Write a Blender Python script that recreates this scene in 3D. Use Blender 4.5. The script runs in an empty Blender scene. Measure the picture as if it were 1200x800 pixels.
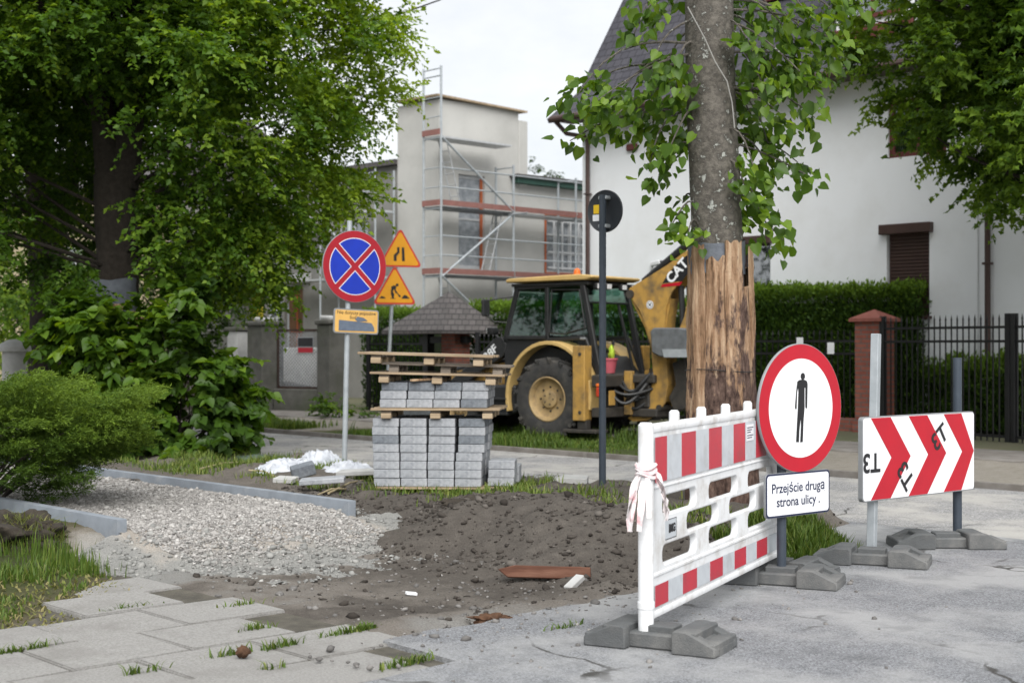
import bpy, bmesh, math, random
import numpy as np
from mathutils import Vector, Matrix, Euler, noise as mnoise
R = math.radians
rnd = random.Random(11)
rng = np.random.default_rng(11)
scene = bpy.context.scene
COL = scene.collection
# ---------------------------------------------------------------- frame of the place
# s runs along the street (towards the right, nearer), n runs away across it
_a = math.hypot(.692, .722)
SX, SY = .692/_a, -.722/_a
NX, NY = -SY, SX
TH = math.atan2(SY, SX)
def W(s, n, z=0.0): return Vector((SX*s+NX*n, SY*s+NY*n, z))
F, HY = 1667.0, 405.0
def px(x, y, d): return Vector(((x-600)/F*d, d, 1.6+(HY-y)/F*d))
def pg(x, y, z=0.0): return px(x, y, F*(1.6-z)/(y-HY))
def to_sn(p): return (SX*p.x+SY*p.y, NX*p.x+NY*p.y)
def sm(x, a, b):
    t = min(1, max(0, (x-a)/(b-a))); return t*t*(3-2*t)
def smv(x, a, b):
    t = np.clip((x-a)/(b-a), 0, 1); return t*t*(3-2*t)
def vnoise(x, y, seed=0):
    xi = np.floor(x).astype(np.int64); yi = np.floor(y).astype(np.int64)
    xf = x-xi; yf = y-yi
    def h(a, b):
        v = (a*374761393 + b*668265263 + seed*974711) & 0x7fffffff
        v = ((v ^ (v >> 13))*1274126177) & 0x7fffffff
        v = (v ^ (v >> 16)) & 0xffff
        return v/65535.0
    u = xf*xf*(3-2*xf); v = yf*yf*(3-2*yf)
    return (h(xi,yi)*(1-u)+h(xi+1,yi)*u)*(1-v)+(h(xi,yi+1)*(1-u)+h(xi+1,yi+1)*u)*v
def fbm(x, y, seed=0, o=4):
    x = np.asarray(x, float); y = np.asarray(y, float)
    r = 0; a = .5
    for i in range(o):
        r = r+a*vnoise(x, y, seed+i*17); x = x*2.03+3.1; y = y*2.03+1.7; a *= .5
    return r
# ---------------------------------------------------------------- materials
def newmat(name):
    m = bpy.data.materials.new(name); m.use_nodes = True
    nt = m.node_tree; b = nt.nodes['Principled BSDF']
    return m, nt, b
def N_(nt, typ, **kw):
    n = nt.nodes.new(typ)
    for k, v in kw.items():
        if k.startswith('i_'): n.inputs[k[2:].replace('_', ' ')].default_value = v
        else: setattr(n, k, v)
    return n
def c4(c): return (c[0], c[1], c[2], 1)
def pm(name, c1, c2=None, scale=6, rough=.7, bump=0, bscale=60, metal=0, spec=.4, c3=None, s3=1.5, lo=.35, hi=.65, lo3=.5, hi3=.7, coat=0):
    """two or three colours mixed by noise in object space, with a fine bump"""
    m, nt, b = newmat(name)
    b.inputs['Roughness'].default_value = rough
    b.inputs['Metallic'].default_value = metal
    b.inputs['Specular IOR Level'].default_value = spec
    b.inputs['Coat Weight'].default_value = coat
    tc = N_(nt, 'ShaderNodeTexCoord')
    if c2 is None: c2 = tuple(x*.82 for x in c1)
    nz = N_(nt, 'ShaderNodeTexNoise', i_Scale=scale, i_Detail=6.0, i_Roughness=.6)
    nt.links.new(tc.outputs['Object'], nz.inputs['Vector'])
    r = N_(nt, 'ShaderNodeMapRange'); r.inputs[1].default_value = lo; r.inputs[2].default_value = hi
    nt.links.new(nz.outputs['Fac'], r.inputs[0])
    mx = N_(nt, 'ShaderNodeMix', data_type='RGBA'); mx.inputs[6].default_value = c4(c1); mx.inputs[7].default_value = c4(c2)
    nt.links.new(r.outputs[0], mx.inputs[0]); out = mx.outputs[2]
    if c3 is not None:
        n3 = N_(nt, 'ShaderNodeTexNoise', i_Scale=s3, i_Detail=7.0, i_Roughness=.65)
        nt.links.new(tc.outputs['Object'], n3.inputs['Vector'])
        r3 = N_(nt, 'ShaderNodeMapRange'); r3.inputs[1].default_value = lo3; r3.inputs[2].default_value = hi3
        nt.links.new(n3.outputs['Fac'], r3.inputs[0])
        m3 = N_(nt, 'ShaderNodeMix', data_type='RGBA'); m3.inputs[7].default_value = c4(c3)
        nt.links.new(r3.outputs[0], m3.inputs[0]); nt.links.new(out, m3.inputs[6]); out = m3.outputs[2]
    nt.links.new(out, b.inputs['Base Color'])
    if bump:
        nb = N_(nt, 'ShaderNodeTexNoise', i_Scale=bscale, i_Detail=5.0, i_Roughness=.7)
        nt.links.new(tc.outputs['Object'], nb.inputs['Vector'])
        bp = N_(nt, 'ShaderNodeBump', i_Strength=bump, i_Distance=.02)
        nt.links.new(nb.outputs['Fac'], bp.inputs['Height']); nt.links.new(bp.outputs[0], b.inputs['Normal'])
    return m
def leafmat(name, dark, mid, light, trans=.35, rough=.5, spec=.35):
    m, nt, b = newmat(name)
    at = N_(nt, 'ShaderNodeAttribute', attribute_name='tint')
    cr = N_(nt, 'ShaderNodeValToRGB')
    e = cr.color_ramp.elements
    e[0].color = c4(dark); e[0].position = .0; e[1].color = c4(light); e[1].position = 1.0
    k = e.new(.5); k.color = c4(mid)
    nt.links.new(at.outputs['Fac'], cr.inputs[0])
    nt.links.new(cr.outputs[0], b.inputs['Base Color'])
    b.inputs['Roughness'].default_value = rough; b.inputs['Specular IOR Level'].default_value = spec
    if trans:
        t = N_(nt, 'ShaderNodeBsdfTranslucent')
        hs = N_(nt, 'ShaderNodeHueSaturation', i_Hue=.485, i_Saturation=1.1, i_Value=1.5)
        nt.links.new(cr.outputs[0], hs.inputs['Color']); nt.links.new(hs.outputs[0], t.inputs['Color'])
        mx = N_(nt, 'ShaderNodeMixShader'); mx.inputs[0].default_value = trans
        nt.links.new(b.outputs[0], mx.inputs[1]); nt.links.new(t.outputs[0], mx.inputs[2])
        nt.links.new(mx.outputs[0], nt.nodes['Material Output'].inputs[0])
    return m
def brickmat(name, c1, c2, mortar, bw, bh, ms=.01, rough=.85, bump=.4, axis='xz', off=.5, wear=None):
    m, nt, b = newmat(name); b.inputs['Roughness'].default_value = rough
    tc = N_(nt, 'ShaderNodeTexCoord'); sp = N_(nt, 'ShaderNodeSeparateXYZ'); nt.links.new(tc.outputs['Object'], sp.inputs[0])
    ad = N_(nt, 'ShaderNodeMath', operation='ADD'); nt.links.new(sp.outputs[0], ad.inputs[0])
    if axis == 'xz': nt.links.new(sp.outputs[1], ad.inputs[1])
    else: ad.inputs[1].default_value = 0
    cb = N_(nt, 'ShaderNodeCombineXYZ'); nt.links.new(ad.outputs[0], cb.inputs[0]); nt.links.new(sp.outputs[2], cb.inputs[1])
    br = N_(nt, 'ShaderNodeTexBrick', i_Scale=1.0, offset=off)
    br.inputs['Brick Width'].default_value = bw; br.inputs['Row Height'].default_value = bh; br.inputs['Mortar Size'].default_value = ms
    br.inputs['Color1'].default_value = c4(c1); br.inputs['Color2'].default_value = c4(c2); br.inputs['Mortar'].default_value = c4(mortar)
    nt.links.new(cb.outputs[0], br.inputs['Vector'])
    nz = N_(nt, 'ShaderNodeTexNoise', i_Scale=9.0, i_Detail=6.0); nt.links.new(tc.outputs['Object'], nz.inputs['Vector'])
    mp = N_(nt, 'ShaderNodeMapRange'); mp.inputs[3].default_value = .65; mp.inputs[4].default_value = 1.3
    nt.links.new(nz.outputs['Fac'], mp.inputs[0])
    vm = N_(nt, 'ShaderNodeVectorMath', operation='SCALE'); nt.links.new(br.outputs['Color'], vm.inputs[0]); nt.links.new(mp.outputs[0], vm.inputs['Scale'])
    nt.links.new(vm.outputs[0], b.inputs['Base Color'])
    bp = N_(nt, 'ShaderNodeBump', i_Strength=bump, i_Distance=.02, invert=True)
    nt.links.new(br.outputs['Fac'], bp.inputs['Height']); nt.links.new(bp.outputs[0], b.inputs['Normal'])
    return m
def glassmat(name, tint=(.75,.85,.82), refl=.22, rough=.03, top=.6):
    m, nt, b = newmat(name)
    t = N_(nt, 'ShaderNodeBsdfTransparent'); t.inputs[0].default_value = c4(tint)
    g = N_(nt, 'ShaderNodeBsdfGlossy'); g.inputs['Roughness'].default_value = rough
    lw = N_(nt, 'ShaderNodeLayerWeight', i_Blend=.35)
    mp = N_(nt, 'ShaderNodeMapRange'); mp.inputs[3].default_value = refl; mp.inputs[4].default_value = top
    nt.links.new(lw.outputs['Fresnel'], mp.inputs[0])
    mx = N_(nt, 'ShaderNodeMixShader'); nt.links.new(mp.outputs[0], mx.inputs[0])
    nt.links.new(t.outputs[0], mx.inputs[1]); nt.links.new(g.outputs[0], mx.inputs[2])
    nt.links.new(mx.outputs[0], nt.nodes['Material Output'].inputs[0])
    return m
def asphaltmat(name, base, light, dust, fine=220):
    m, nt, b = newmat(name); b.inputs['Roughness'].default_value = .82; b.inputs['Specular IOR Level'].default_value = .35
    tc = N_(nt, 'ShaderNodeTexCoord')
    def nz(sc, lo, hi, det=6):
        n = N_(nt, 'ShaderNodeTexNoise', i_Scale=sc, i_Detail=float(det), i_Roughness=.62); nt.links.new(tc.outputs['Object'], n.inputs['Vector'])
        r = N_(nt, 'ShaderNodeMapRange'); r.inputs[1].default_value = lo; r.inputs[2].default_value = hi
        nt.links.new(n.outputs['Fac'], r.inputs[0]); return n, r
    _, r1 = nz(fine*.35, .3, .7, 3)
    mx = N_(nt, 'ShaderNodeMix', data_type='RGBA'); mx.inputs[6].default_value = c4(base); mx.inputs[7].default_value = c4(light)
    nt.links.new(r1.outputs[0], mx.inputs[0])
    vo = N_(nt, 'ShaderNodeTexVoronoi', i_Scale=fine*.5); nt.links.new(tc.outputs['Object'], vo.inputs['Vector'])
    sp = N_(nt, 'ShaderNodeMapRange'); sp.inputs[3].default_value = .55; sp.inputs[4].default_value = 1.5
    sc = N_(nt, 'ShaderNodeSeparateColor'); nt.links.new(vo.outputs['Color'], sc.inputs[0]); nt.links.new(sc.outputs[0], sp.inputs[0])
    vm = N_(nt, 'ShaderNodeVectorMath', operation='SCALE'); nt.links.new(mx.outputs[2], vm.inputs[0]); nt.links.new(sp.outputs[0], vm.inputs['Scale'])
    _, r2 = nz(.9, .44, .60, 9)
    m2 = N_(nt, 'ShaderNodeMix', data_type='RGBA'); m2.inputs[7].default_value = c4(dust)
    k = N_(nt, 'ShaderNodeMath', operation='MULTIPLY'); k.inputs[1].default_value = .8; nt.links.new(r2.outputs[0], k.inputs[0])
    nt.links.new(k.outputs[0], m2.inputs[0]); nt.links.new(vm.outputs[0], m2.inputs[6])
    _, r3 = nz(3.1, .52, .72, 8)
    m3 = N_(nt, 'ShaderNodeMix', data_type='RGBA'); m3.inputs[7].default_value = c4(tuple(x*.62 for x in base))
    k3 = N_(nt, 'ShaderNodeMath', operation='MULTIPLY'); k3.inputs[1].default_value = .55; nt.links.new(r3.outputs[0], k3.inputs[0])
    nt.links.new(k3.outputs[0], m3.inputs[0]); nt.links.new(m2.outputs[2], m3.inputs[6])
    # cracks, only here and there
    dn = N_(nt, 'ShaderNodeTexNoise', i_Scale=2.2, i_Detail=6.0); nt.links.new(tc.outputs['Object'], dn.inputs['Vector'])
    dm = N_(nt, 'ShaderNodeMix', data_type='RGBA', blend_type='LINEAR_LIGHT'); dm.inputs[0].default_value = .22
    nt.links.new(tc.outputs['Object'], dm.inputs[6]); nt.links.new(dn.outputs['Color'], dm.inputs[7])
    ck = N_(nt, 'ShaderNodeTexVoronoi', feature='DISTANCE_TO_EDGE', i_Scale=.62); nt.links.new(dm.outputs[2], ck.inputs['Vector'])
    cm = N_(nt, 'ShaderNodeMapRange'); cm.inputs[1].default_value = .004; cm.inputs[2].default_value = .011; cm.inputs[3].default_value = 1.; cm.inputs[4].default_value = 0.
    nt.links.new(ck.outputs['Distance'], cm.inputs[0])
    _, r4 = nz(.55, .48, .56, 4)
    ckm = N_(nt, 'ShaderNodeMath', operation='MULTIPLY'); nt.links.new(cm.outputs[0], ckm.inputs[0]); nt.links.new(r4.outputs[0], ckm.inputs[1])
    m4 = N_(nt, 'ShaderNodeMix', data_type='RGBA'); m4.inputs[7].default_value = (.05,.048,.045,1)
    nt.links.new(ckm.outputs[0], m4.inputs[0]); nt.links.new(m3.outputs[2], m4.inputs[6])
    nt.links.new(m4.outputs[2], b.inputs['Base Color'])
    bp = N_(nt, 'ShaderNodeBump', i_Strength=.55, i_Distance=.008); nt.links.new(vo.outputs['Distance'], bp.inputs['Height'])
    nt.links.new(bp.outputs[0], b.inputs['Normal'])
    return m
def attrmat(name, cols, fine=90, bump=.7, rough=.95):
    """soil: attribute 'mix' 0..1 runs through the ramp, fine noise breaks it up"""
    m, nt, b = newmat(name); b.inputs['Roughness'].default_value = rough; b.inputs['Specular IOR Level'].default_value = .2
    tc = N_(nt, 'ShaderNodeTexCoord'); at = N_(nt, 'ShaderNodeAttribute', attribute_name='mix')
    n1 = N_(nt, 'ShaderNodeTexNoise', i_Scale=7.0, i_Detail=9.0, i_Roughness=.7); nt.links.new(tc.outputs['Object'], n1.inputs['Vector'])
    a = N_(nt, 'ShaderNodeMath', operation='MULTIPLY_ADD'); a.inputs[1].default_value = .55; nt.links.new(n1.outputs['Fac'], a.inputs[0])
    s = N_(nt, 'ShaderNodeMath', operation='SUBTRACT'); s.inputs[1].default_value = .275
    nt.links.new(at.outputs['Fac'], a.inputs[2]); nt.links.new(a.outputs[0], s.inputs[0])
    cr = N_(nt, 'ShaderNodeValToRGB'); e = cr.color_ramp.elements
    e[0].color = c4(cols[0]); e[1].color = c4(cols[-1])
    for i in range(1, len(cols)-1):
        q = e.new(i/(len(cols)-1)); q.color = c4(cols[i])
    nt.links.new(s.outputs[0], cr.inputs[0])
    n2 = N_(nt, 'ShaderNodeTexNoise', i_Scale=float(fine), i_Detail=6.0, i_Roughness=.75); nt.links.new(tc.outputs['Object'], n2.inputs['Vector'])
    mp = N_(nt, 'ShaderNodeMapRange'); mp.inputs[1].default_value = .25; mp.inputs[2].default_value = .75; mp.inputs[3].default_value = .55; mp.inputs[4].default_value = 1.45
    nt.links.new(n2.outputs['Fac'], mp.inputs[0])
    vm = N_(nt, 'ShaderNodeVectorMath', operation='SCALE'); nt.links.new(cr.outputs[0], vm.inputs[0]); nt.links.new(mp.outputs[0], vm.inputs['Scale'])
    nt.links.new(vm.outputs[0], b.inputs['Base Color'])
    bp = N_(nt, 'ShaderNodeBump', i_Strength=bump, i_Distance=.02); nt.links.new(n2.outputs['Fac'], bp.inputs['Height']); nt.links.new(bp.outputs[0], b.inputs['Normal'])
    return m
def woodmat(name, c1, c2, c3, ax=2, stretch=14, scale=9, bump=.5):
    m, nt, b = newmat(name); b.inputs['Roughness'].default_value = .85; b.inputs['Specular IOR Level'].default_value = .2
    tc = N_(nt, 'ShaderNodeTexCoord'); mp = N_(nt, 'ShaderNodeMapping')
    sc = [stretch]*3; sc[ax] = 1.0; mp.inputs['Scale'].default_value = sc
    nt.links.new(tc.outputs['Object'], mp.inputs[0])
    n = N_(nt, 'ShaderNodeTexNoise', i_Scale=scale/6, i_Detail=8.0, i_Roughness=.65); nt.links.new(mp.outputs[0], n.inputs['Vector'])
    cr = N_(nt, 'ShaderNodeValToRGB'); e = cr.color_ramp.elements
    e[0].color = c4(c1); e[0].position = .33; e[1].color = c4(c3); e[1].position = .68; q = e.new(.5); q.color = c4(c2)
    nt.links.new(n.outputs['Fac'], cr.inputs[0]); nt.links.new(cr.outputs[0], b.inputs['Base Color'])
    bp = N_(nt, 'ShaderNodeBump', i_Strength=bump, i_Distance=.01); nt.links.new(n.outputs['Fac'], bp.inputs['Height']); nt.links.new(bp.outputs[0], b.inputs['Normal'])
    return m
M = {}
M['asphalt'] = asphaltmat('asphalt', (.135,.14,.15), (.215,.22,.23), (.31,.312,.312))
M['street'] = asphaltmat('street_asphalt', (.20,.20,.205), (.30,.295,.29), (.40,.385,.36), 160)
M['slab'] = pm('paving_slab', (.38,.37,.355), (.26,.253,.24), 70, .9, .8, 120, c3=(.21,.20,.185), s3=1.9, lo3=.5, hi3=.8)
M['edging'] = pm('edging_concrete', (.22,.245,.275), (.17,.19,.215), 4, .85, .25, 200, c3=(.30,.31,.32), s3=3, lo3=.55, hi3=.75)
M['kerb'] = pm('old_kerb', (.23,.215,.20), (.15,.135,.12), 3, .9, .5, 80)
M['paver'] = pm('paver_concrete', (.37,.385,.41), (.26,.275,.295), 28, .9, .6, 130, c3=(.48,.49,.51), s3=6, lo3=.5, hi3=.72)
M['paver2'] = pm('paver_dark', (.20,.22,.245), (.13,.145,.165), 30, .9, .6, 130, c3=(.27,.29,.31), s3=6, lo3=.5, hi3=.72)
M['concrete'] = pm('old_concrete', (.12,.117,.105), (.075,.074,.065), 3, .92, .5, 50, c3=(.06,.07,.04), s3=1.2, lo3=.5, hi3=.75)
M['paleconc'] = pm('pale_concrete', (.48,.48,.47), (.38,.38,.37), 4, .9, .3, 70)
M['soil'] = attrmat('soil', [(.046,.040,.035), (.096,.085,.074), (.165,.148,.130), (.20,.193,.18), (.222,.222,.212)])
M['lawnsoil'] = attrmat('lawn_soil', [(.03,.034,.015), (.05,.06,.02), (.10,.085,.055), (.22,.20,.17), (.30,.29,.27)])
M['gravelbed'] = attrmat('gravel_bed', [(.13,.115,.10), (.26,.23,.20), (.33,.30,.265), (.255,.25,.235), (.222,.222,.212)])
def stonemat(name, dark, mid, light):
    return leafmat(name, dark, mid, light, trans=0, rough=.9, spec=.2)
M['stone'] = stonemat('gravel_stone', (.12,.115,.11), (.27,.258,.245), (.46,.445,.425))
M['sandcrumb'] = stonemat('sand_crumb', (.10,.10,.095), (.22,.22,.21), (.36,.355,.335))
M['clod'] = stonemat('soil_clod', (.025,.021,.018), (.06,.052,.045), (.16,.145,.13))
M['verge'] = attrmat('verge_soil', [(.035,.05,.014), (.06,.075,.02), (.12,.10,.06), (.24,.22,.19), (.31,.29,.26)])
M['ground'] = pm('far_ground', (.09,.10,.05), (.12,.11,.07), 2, .95)
M['white'] = pm('white_plastic', (.78,.79,.80), (.70,.71,.72), 3, .42, .06, 30, c3=(.38,.345,.30), s3=5.0, lo3=.49, hi3=.80)
M['redfoil'] = pm('red_foil', (.50,.022,.042), (.42,.028,.048), 8, .42, .1, 120, c3=(.30,.05,.06), s3=6, lo3=.55, hi3=.8)
M['whitefoil'] = pm('white_foil', (.53,.56,.59), (.46,.49,.52), 10, .42, .1, 120, c3=(.36,.36,.36), s3=6, lo3=.55, hi3=.8)
M['signwhite'] = pm('sign_white', (.80,.81,.83), (.75,.76,.78), 4, .38)
M['signred'] = pm('sign_red', (.45,.008,.022), (.40,.008,.022), 5, .36)
M['darkred'] = pm('sign_dark_red', (.36,.010,.022), (.31,.010,.02), 5, .4)
M['signblue'] = pm('sign_blue', (.008,.035,.42), (.008,.03,.36), 5, .38)
M['signyellow'] = pm('sign_yellow', (.80,.36,.010), (.74,.32,.01), 5, .4)
M['plateyellow'] = pm('plate_yellow', (.72,.43,.12), (.62,.36,.10), 6, .5)
M['orangered'] = pm('sign_orange_red', (.62,.045,.02), (.55,.04,.02), 5, .4)
M['black'] = pm('black_print', (.012,.012,.014), (.016,.016,.018), 5, .5)
M['navy'] = pm('navy_print', (.012,.018,.06), (.012,.018,.05), 5, .5)
M['signback'] = pm('sign_back', (.022,.026,.032), (.03,.034,.04), 6, .45)
M['signgrey'] = pm('sign_edge', (.30,.31,.32), (.24,.25,.26), 8, .45, metal=.3)
M['greytape'] = pm('grey_tape', (.13,.16,.21), (.10,.125,.17), 12, .55, .3, 30)
M['stickyellow'] = pm('yellow_sticker', (.85,.55,.01), None, 6, .5)
M['galv'] = pm('galvanised_steel', (.42,.45,.47), (.34,.37,.39), 9, .5, .1, 60, metal=.35)
M['bluepost'] = pm('dark_post', (.035,.046,.062), (.045,.058,.075), 9, .5, .15, 50, c3=(.09,.10,.11), s3=5, lo3=.62, hi3=.8)
M['rubber'] = pm('rubber_base', (.105,.11,.112), (.075,.078,.08), 7, .85, .4, 90, c3=(.20,.198,.19), s3=3.5, lo3=.48, hi3=.75)
M['tape'] = pm('tape_plastic', (.80,.74,.74), (.68,.40,.42), 5, .4, lo=.52, hi=.6)
M['pallet'] = woodmat('pallet_wood', (.20,.15,.10), (.33,.25,.165), (.44,.35,.24), ax=0, stretch=10)
M['palletgrey'] = woodmat('pallet_grey_wood', (.10,.085,.07), (.17,.145,.12), (.25,.215,.18), ax=0, stretch=10)
M['boardred'] = woodmat('red_board', (.055,.026,.018), (.115,.052,.034), (.20,.105,.072), ax=0, stretch=8)
M['plank'] = woodmat('plank_wood', (.10,.055,.03), (.33,.215,.125), (.52,.39,.26), ax=2, stretch=7, scale=16, bump=.9)
def slabwood(name, bias):
    m, nt, b = newmat(name); b.inputs['Roughness'].default_value = .92; b.inputs['Specular IOR Level'].default_value = .15
    tc = N_(nt,'ShaderNodeTexCoord')
    def nz(sc, z, det=7.0, rg=.65):
        mp = N_(nt,'ShaderNodeMapping'); mp.inputs['Scale'].default_value = (sc,sc,sc*z); nt.links.new(tc.outputs['Object'], mp.inputs[0])
        n = N_(nt,'ShaderNodeTexNoise', i_Scale=1.0, i_Detail=det, i_Roughness=rg); nt.links.new(mp.outputs[0], n.inputs['Vector']); return n
    def ramp(n, st):
        cr = N_(nt,'ShaderNodeValToRGB'); e = cr.color_ramp.elements
        e[0].position, e[0].color = st[0][0], c4(st[0][1]); e[1].position, e[1].color = st[-1][0], c4(st[-1][1])
        for p, c in st[1:-1]: q = e.new(p); q.color = c4(c)
        nt.links.new(n.outputs['Fac'], cr.inputs[0]); return cr
    wood = ramp(nz(24,.06), [(.32,(.075,.046,.03)),(.45,(.28,.17,.10)),(.58,(.44,.30,.195)),(.72,(.58,.445,.31))])
    bark = ramp(nz(30,.45), [(.30,(.025,.017,.014)),(.46,(.085,.055,.045)),(.62,(.150,.100,.080)),(.75,(.25,.18,.14))])
    sel = nz(5.5,.34,5.0); sp = N_(nt,'ShaderNodeSeparateXYZ'); nt.links.new(tc.outputs['Object'], sp.inputs[0])
    ma = N_(nt,'ShaderNodeMath', operation='MULTIPLY_ADD'); ma.inputs[1].default_value = -.16; nt.links.new(sp.outputs[2], ma.inputs[0]); nt.links.new(sel.outputs['Fac'], ma.inputs[2])
    r = N_(nt,'ShaderNodeMapRange'); r.inputs[1].default_value = .30-bias; r.inputs[2].default_value = .36-bias; nt.links.new(ma.outputs[0], r.inputs[0])
    mx = N_(nt,'ShaderNodeMix', data_type='RGBA'); nt.links.new(r.outputs[0], mx.inputs[0]); nt.links.new(wood.outputs[0], mx.inputs[6]); nt.links.new(bark.outputs[0], mx.inputs[7])
    nt.links.new(mx.outputs[2], b.inputs['Base Color'])
    nb = nz(38,.3,6.0,.7); bp = N_(nt,'ShaderNodeBump', i_Strength=1.0, i_Distance=.03); nt.links.new(nb.outputs['Fac'], bp.inputs['Height']); nt.links.new(bp.outputs[0], b.inputs['Normal'])
    return m
M['slabwood'] = slabwood('bark_slab_pale', -.06); M['slabbark'] = slabwood('bark_slab_brown', .10)
M['barkplank'] = pm('plank_bark', (.17,.115,.085), (.075,.05,.037), 16, .95, 1.0, 34, c3=(.42,.29,.18), s3=3.5, lo3=.55, hi3=.62)
M['bark'] = pm('linden_bark', (.155,.140,.120), (.045,.040,.034), 15, .95, 1.0, 30, c3=(.36,.37,.34), s3=15, lo3=.585, hi3=.65)
M['barkdark'] = pm('dark_bark', (.040,.032,.026), (.022,.018,.014), 14, .95, .9, 30)
M['greycloth'] = pm('grey_cloth', (.14,.155,.18), (.10,.11,.13), 8, .8, .4, 30)
M['catyellow'] = pm('machine_yellow', (.47,.275,.065), (.39,.225,.055), 3, .55, .1, 50, c3=(.14,.10,.055), s3=4.5, lo3=.44, hi3=.72)
M['paleyellow'] = pm('faded_yellow', (.56,.385,.15), (.47,.32,.12), 3, .5, .08, 40, c3=(.30,.21,.10), s3=4, lo3=.6, hi3=.85)
M['machblack'] = pm('machine_black', (.016,.017,.018), (.024,.024,.025), 5, .45, .1, 40)
M['greasy'] = pm('greasy_steel', (.028,.026,.024), (.055,.048,.04), 8, .6, .5, 40)
M['tyre'] = pm('tyre_rubber', (.030,.030,.031), (.05,.048,.045), 9, .85, .4, 40, c3=(.10,.09,.075), s3=5, lo3=.5, hi3=.8)
M['steelgrey'] = pm('worn_steel', (.20,.215,.23), (.13,.135,.14), 6, .5, .2, 40, metal=.4)
M['glass'] = glassmat('cab_glass', (.62,.78,.72), .05)
M['winglass'] = glassmat('window_glass', (.62,.66,.68), .25)
M['seat'] = pm('seat_black', (.02,.02,.022), None, 6, .7)
M['pinkpot'] = pm('pink_plastic', (.50,.10,.13), (.42,.09,.11), 6, .5)
M['limecloth'] = pm('lime_cloth', (.45,.62,.05), None, 6, .7)
M['orange'] = pm('amber_lens', (.75,.17,.03), None, 6, .3)
M['redlens'] = pm('red_lens', (.5,.05,.02), None, 6, .3)
M['lens'] = pm('clear_lens', (.7,.7,.7), None, 6, .15)
M['wallwhite'] = pm('white_render', (.76,.78,.80), (.735,.755,.775), .6, .9, .12, 60, c3=(.66,.67,.67), s3=.7, lo3=.48, hi3=.8)
M['wallgrey'] = pm('grey_render', (.48,.475,.45), (.42,.415,.395), .8, .92, .2, 40, c3=(.37,.365,.345), s3=.9, lo3=.5, hi3=.8)
M['wallbeige'] = pm('beige_render', (.45,.38,.25), (.40,.34,.22), .8, .92, .2, 40)
M['shingle'] = brickmat('roof_shingle', (.042,.041,.052), (.058,.056,.068), (.020,.020,.026), .22, .17, .012, axis='x', bump=.9)
M['shingle2'] = brickmat('canopy_shingle', (.075,.068,.066), (.10,.09,.088), (.035,.032,.032), .2, .12, .012, axis='xz', bump=.8)
M['brick'] = brickmat('red_brick', (.22,.062,.042), (.28,.09,.06), (.13,.10,.09), .24, .078, .011)
M['capred'] = pm('cap_tile', (.30,.105,.08), (.24,.08,.06), 5, .8, .3, 60)
M['brown'] = pm('brown_metal', (.060,.034,.028), (.05,.028,.024), 6, .45)
M['redframe'] = pm('red_frame', (.115,.026,.022), (.09,.022,.019), 6, .5)
M['whiteframe'] = pm('white_frame', (.66,.67,.68), None, 6, .5)
M['orangewood'] = pm('orange_frame', (.42,.115,.04), (.35,.09,.035), 6, .6)
M['fenceblack'] = pm('fence_black', (.010,.010,.011), (.014,.014,.015), 6, .45)
M['curtain'] = pm('curtain', (.26,.32,.29), (.14,.18,.16), 5, .8)
M['greenfascia'] = pm('green_fascia', (.03,.085,.065), None, 4, .6)
M['deckwood'] = pm('scaffold_board', (.25,.115,.10), (.20,.095,.08), 7, .8)
M['rimbeige'] = pm('dirty_rim', (.40,.28,.13), (.30,.21,.10), 5, .65, .2, 40, c3=(.16,.12,.075), s3=6, lo3=.45, hi3=.75)
M['wallshade'] = pm('shaded_grey_render', (.25,.245,.23), (.21,.205,.19), .8, .92, .2, 40, c3=(.16,.158,.145), s3=.6, lo3=.45, hi3=.75)  # darker copy of the grey render, shade of the trees put into its colour
M['plastic'] = pm('clear_sheet', (.34,.36,.38), (.18,.20,.22), 6, .25, .6, 12)
M['sack'] = pm('white_sheet', (.56,.58,.62), (.38,.40,.44), 7, .5, .5, 14)
M['greensheet'] = pm('green_net', (.12,.16,.14), (.075,.10,.09), 9, .8, .5, 20)
M['yellowpanel'] = pm('yellow_panel', (.52,.44,.03), (.46,.38,.03), 3, .8)
M['doorbrown'] = pm('brown_door', (.16,.085,.045), (.12,.065,.035), 5, .7)
M['alu'] = pm('aluminium', (.55,.56,.57), (.45,.46,.47), 8, .45, metal=.4)
M['wire'] = pm('cable', (.02,.02,.02), None, 4, .6)
M['palewire'] = pm('pale_cable', (.33,.32,.30), None, 4, .6)
M['stick'] = pm('dry_stick', (.38,.33,.20), (.28,.22,.13), 9, .85)
M['deadleaf'] = pm('brown_cone', (.11,.055,.028), (.06,.03,.016), 20, .9, .6, 60)
LF = {}
LF['linden'] = leafmat('linden_leaf', (.017,.043,.007), (.070,.145,.015), (.25,.36,.038), .45, .5, .25)
LF['lindenbig'] = leafmat('linden_shoot_leaf', (.026,.058,.010), (.070,.142,.016), (.21,.32,.035), .45, .45, .35)
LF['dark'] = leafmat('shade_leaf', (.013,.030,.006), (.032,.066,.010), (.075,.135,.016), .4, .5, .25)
LF['maple'] = leafmat('maple_leaf', (.024,.050,.009), (.070,.140,.017), (.20,.31,.036), .42, .5, .25)
LF['juniper'] = leafmat('juniper_needle', (.014,.032,.006), (.062,.115,.014), (.19,.28,.032), .25, .6, .2)
LF['hedge'] = leafmat('hedge_spray', (.012,.030,.007), (.040,.085,.012), (.13,.22,.022), .25, .6, .2)
LF['grass'] = leafmat('grass_blade', (.038,.070,.012), (.085,.145,.022), (.24,.26,.07), .3, .55, .25)
LF['drygrass'] = leafmat('dry_grass', (.08,.10,.03), (.16,.17,.05), (.32,.27,.13), .3, .6, .2)
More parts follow.
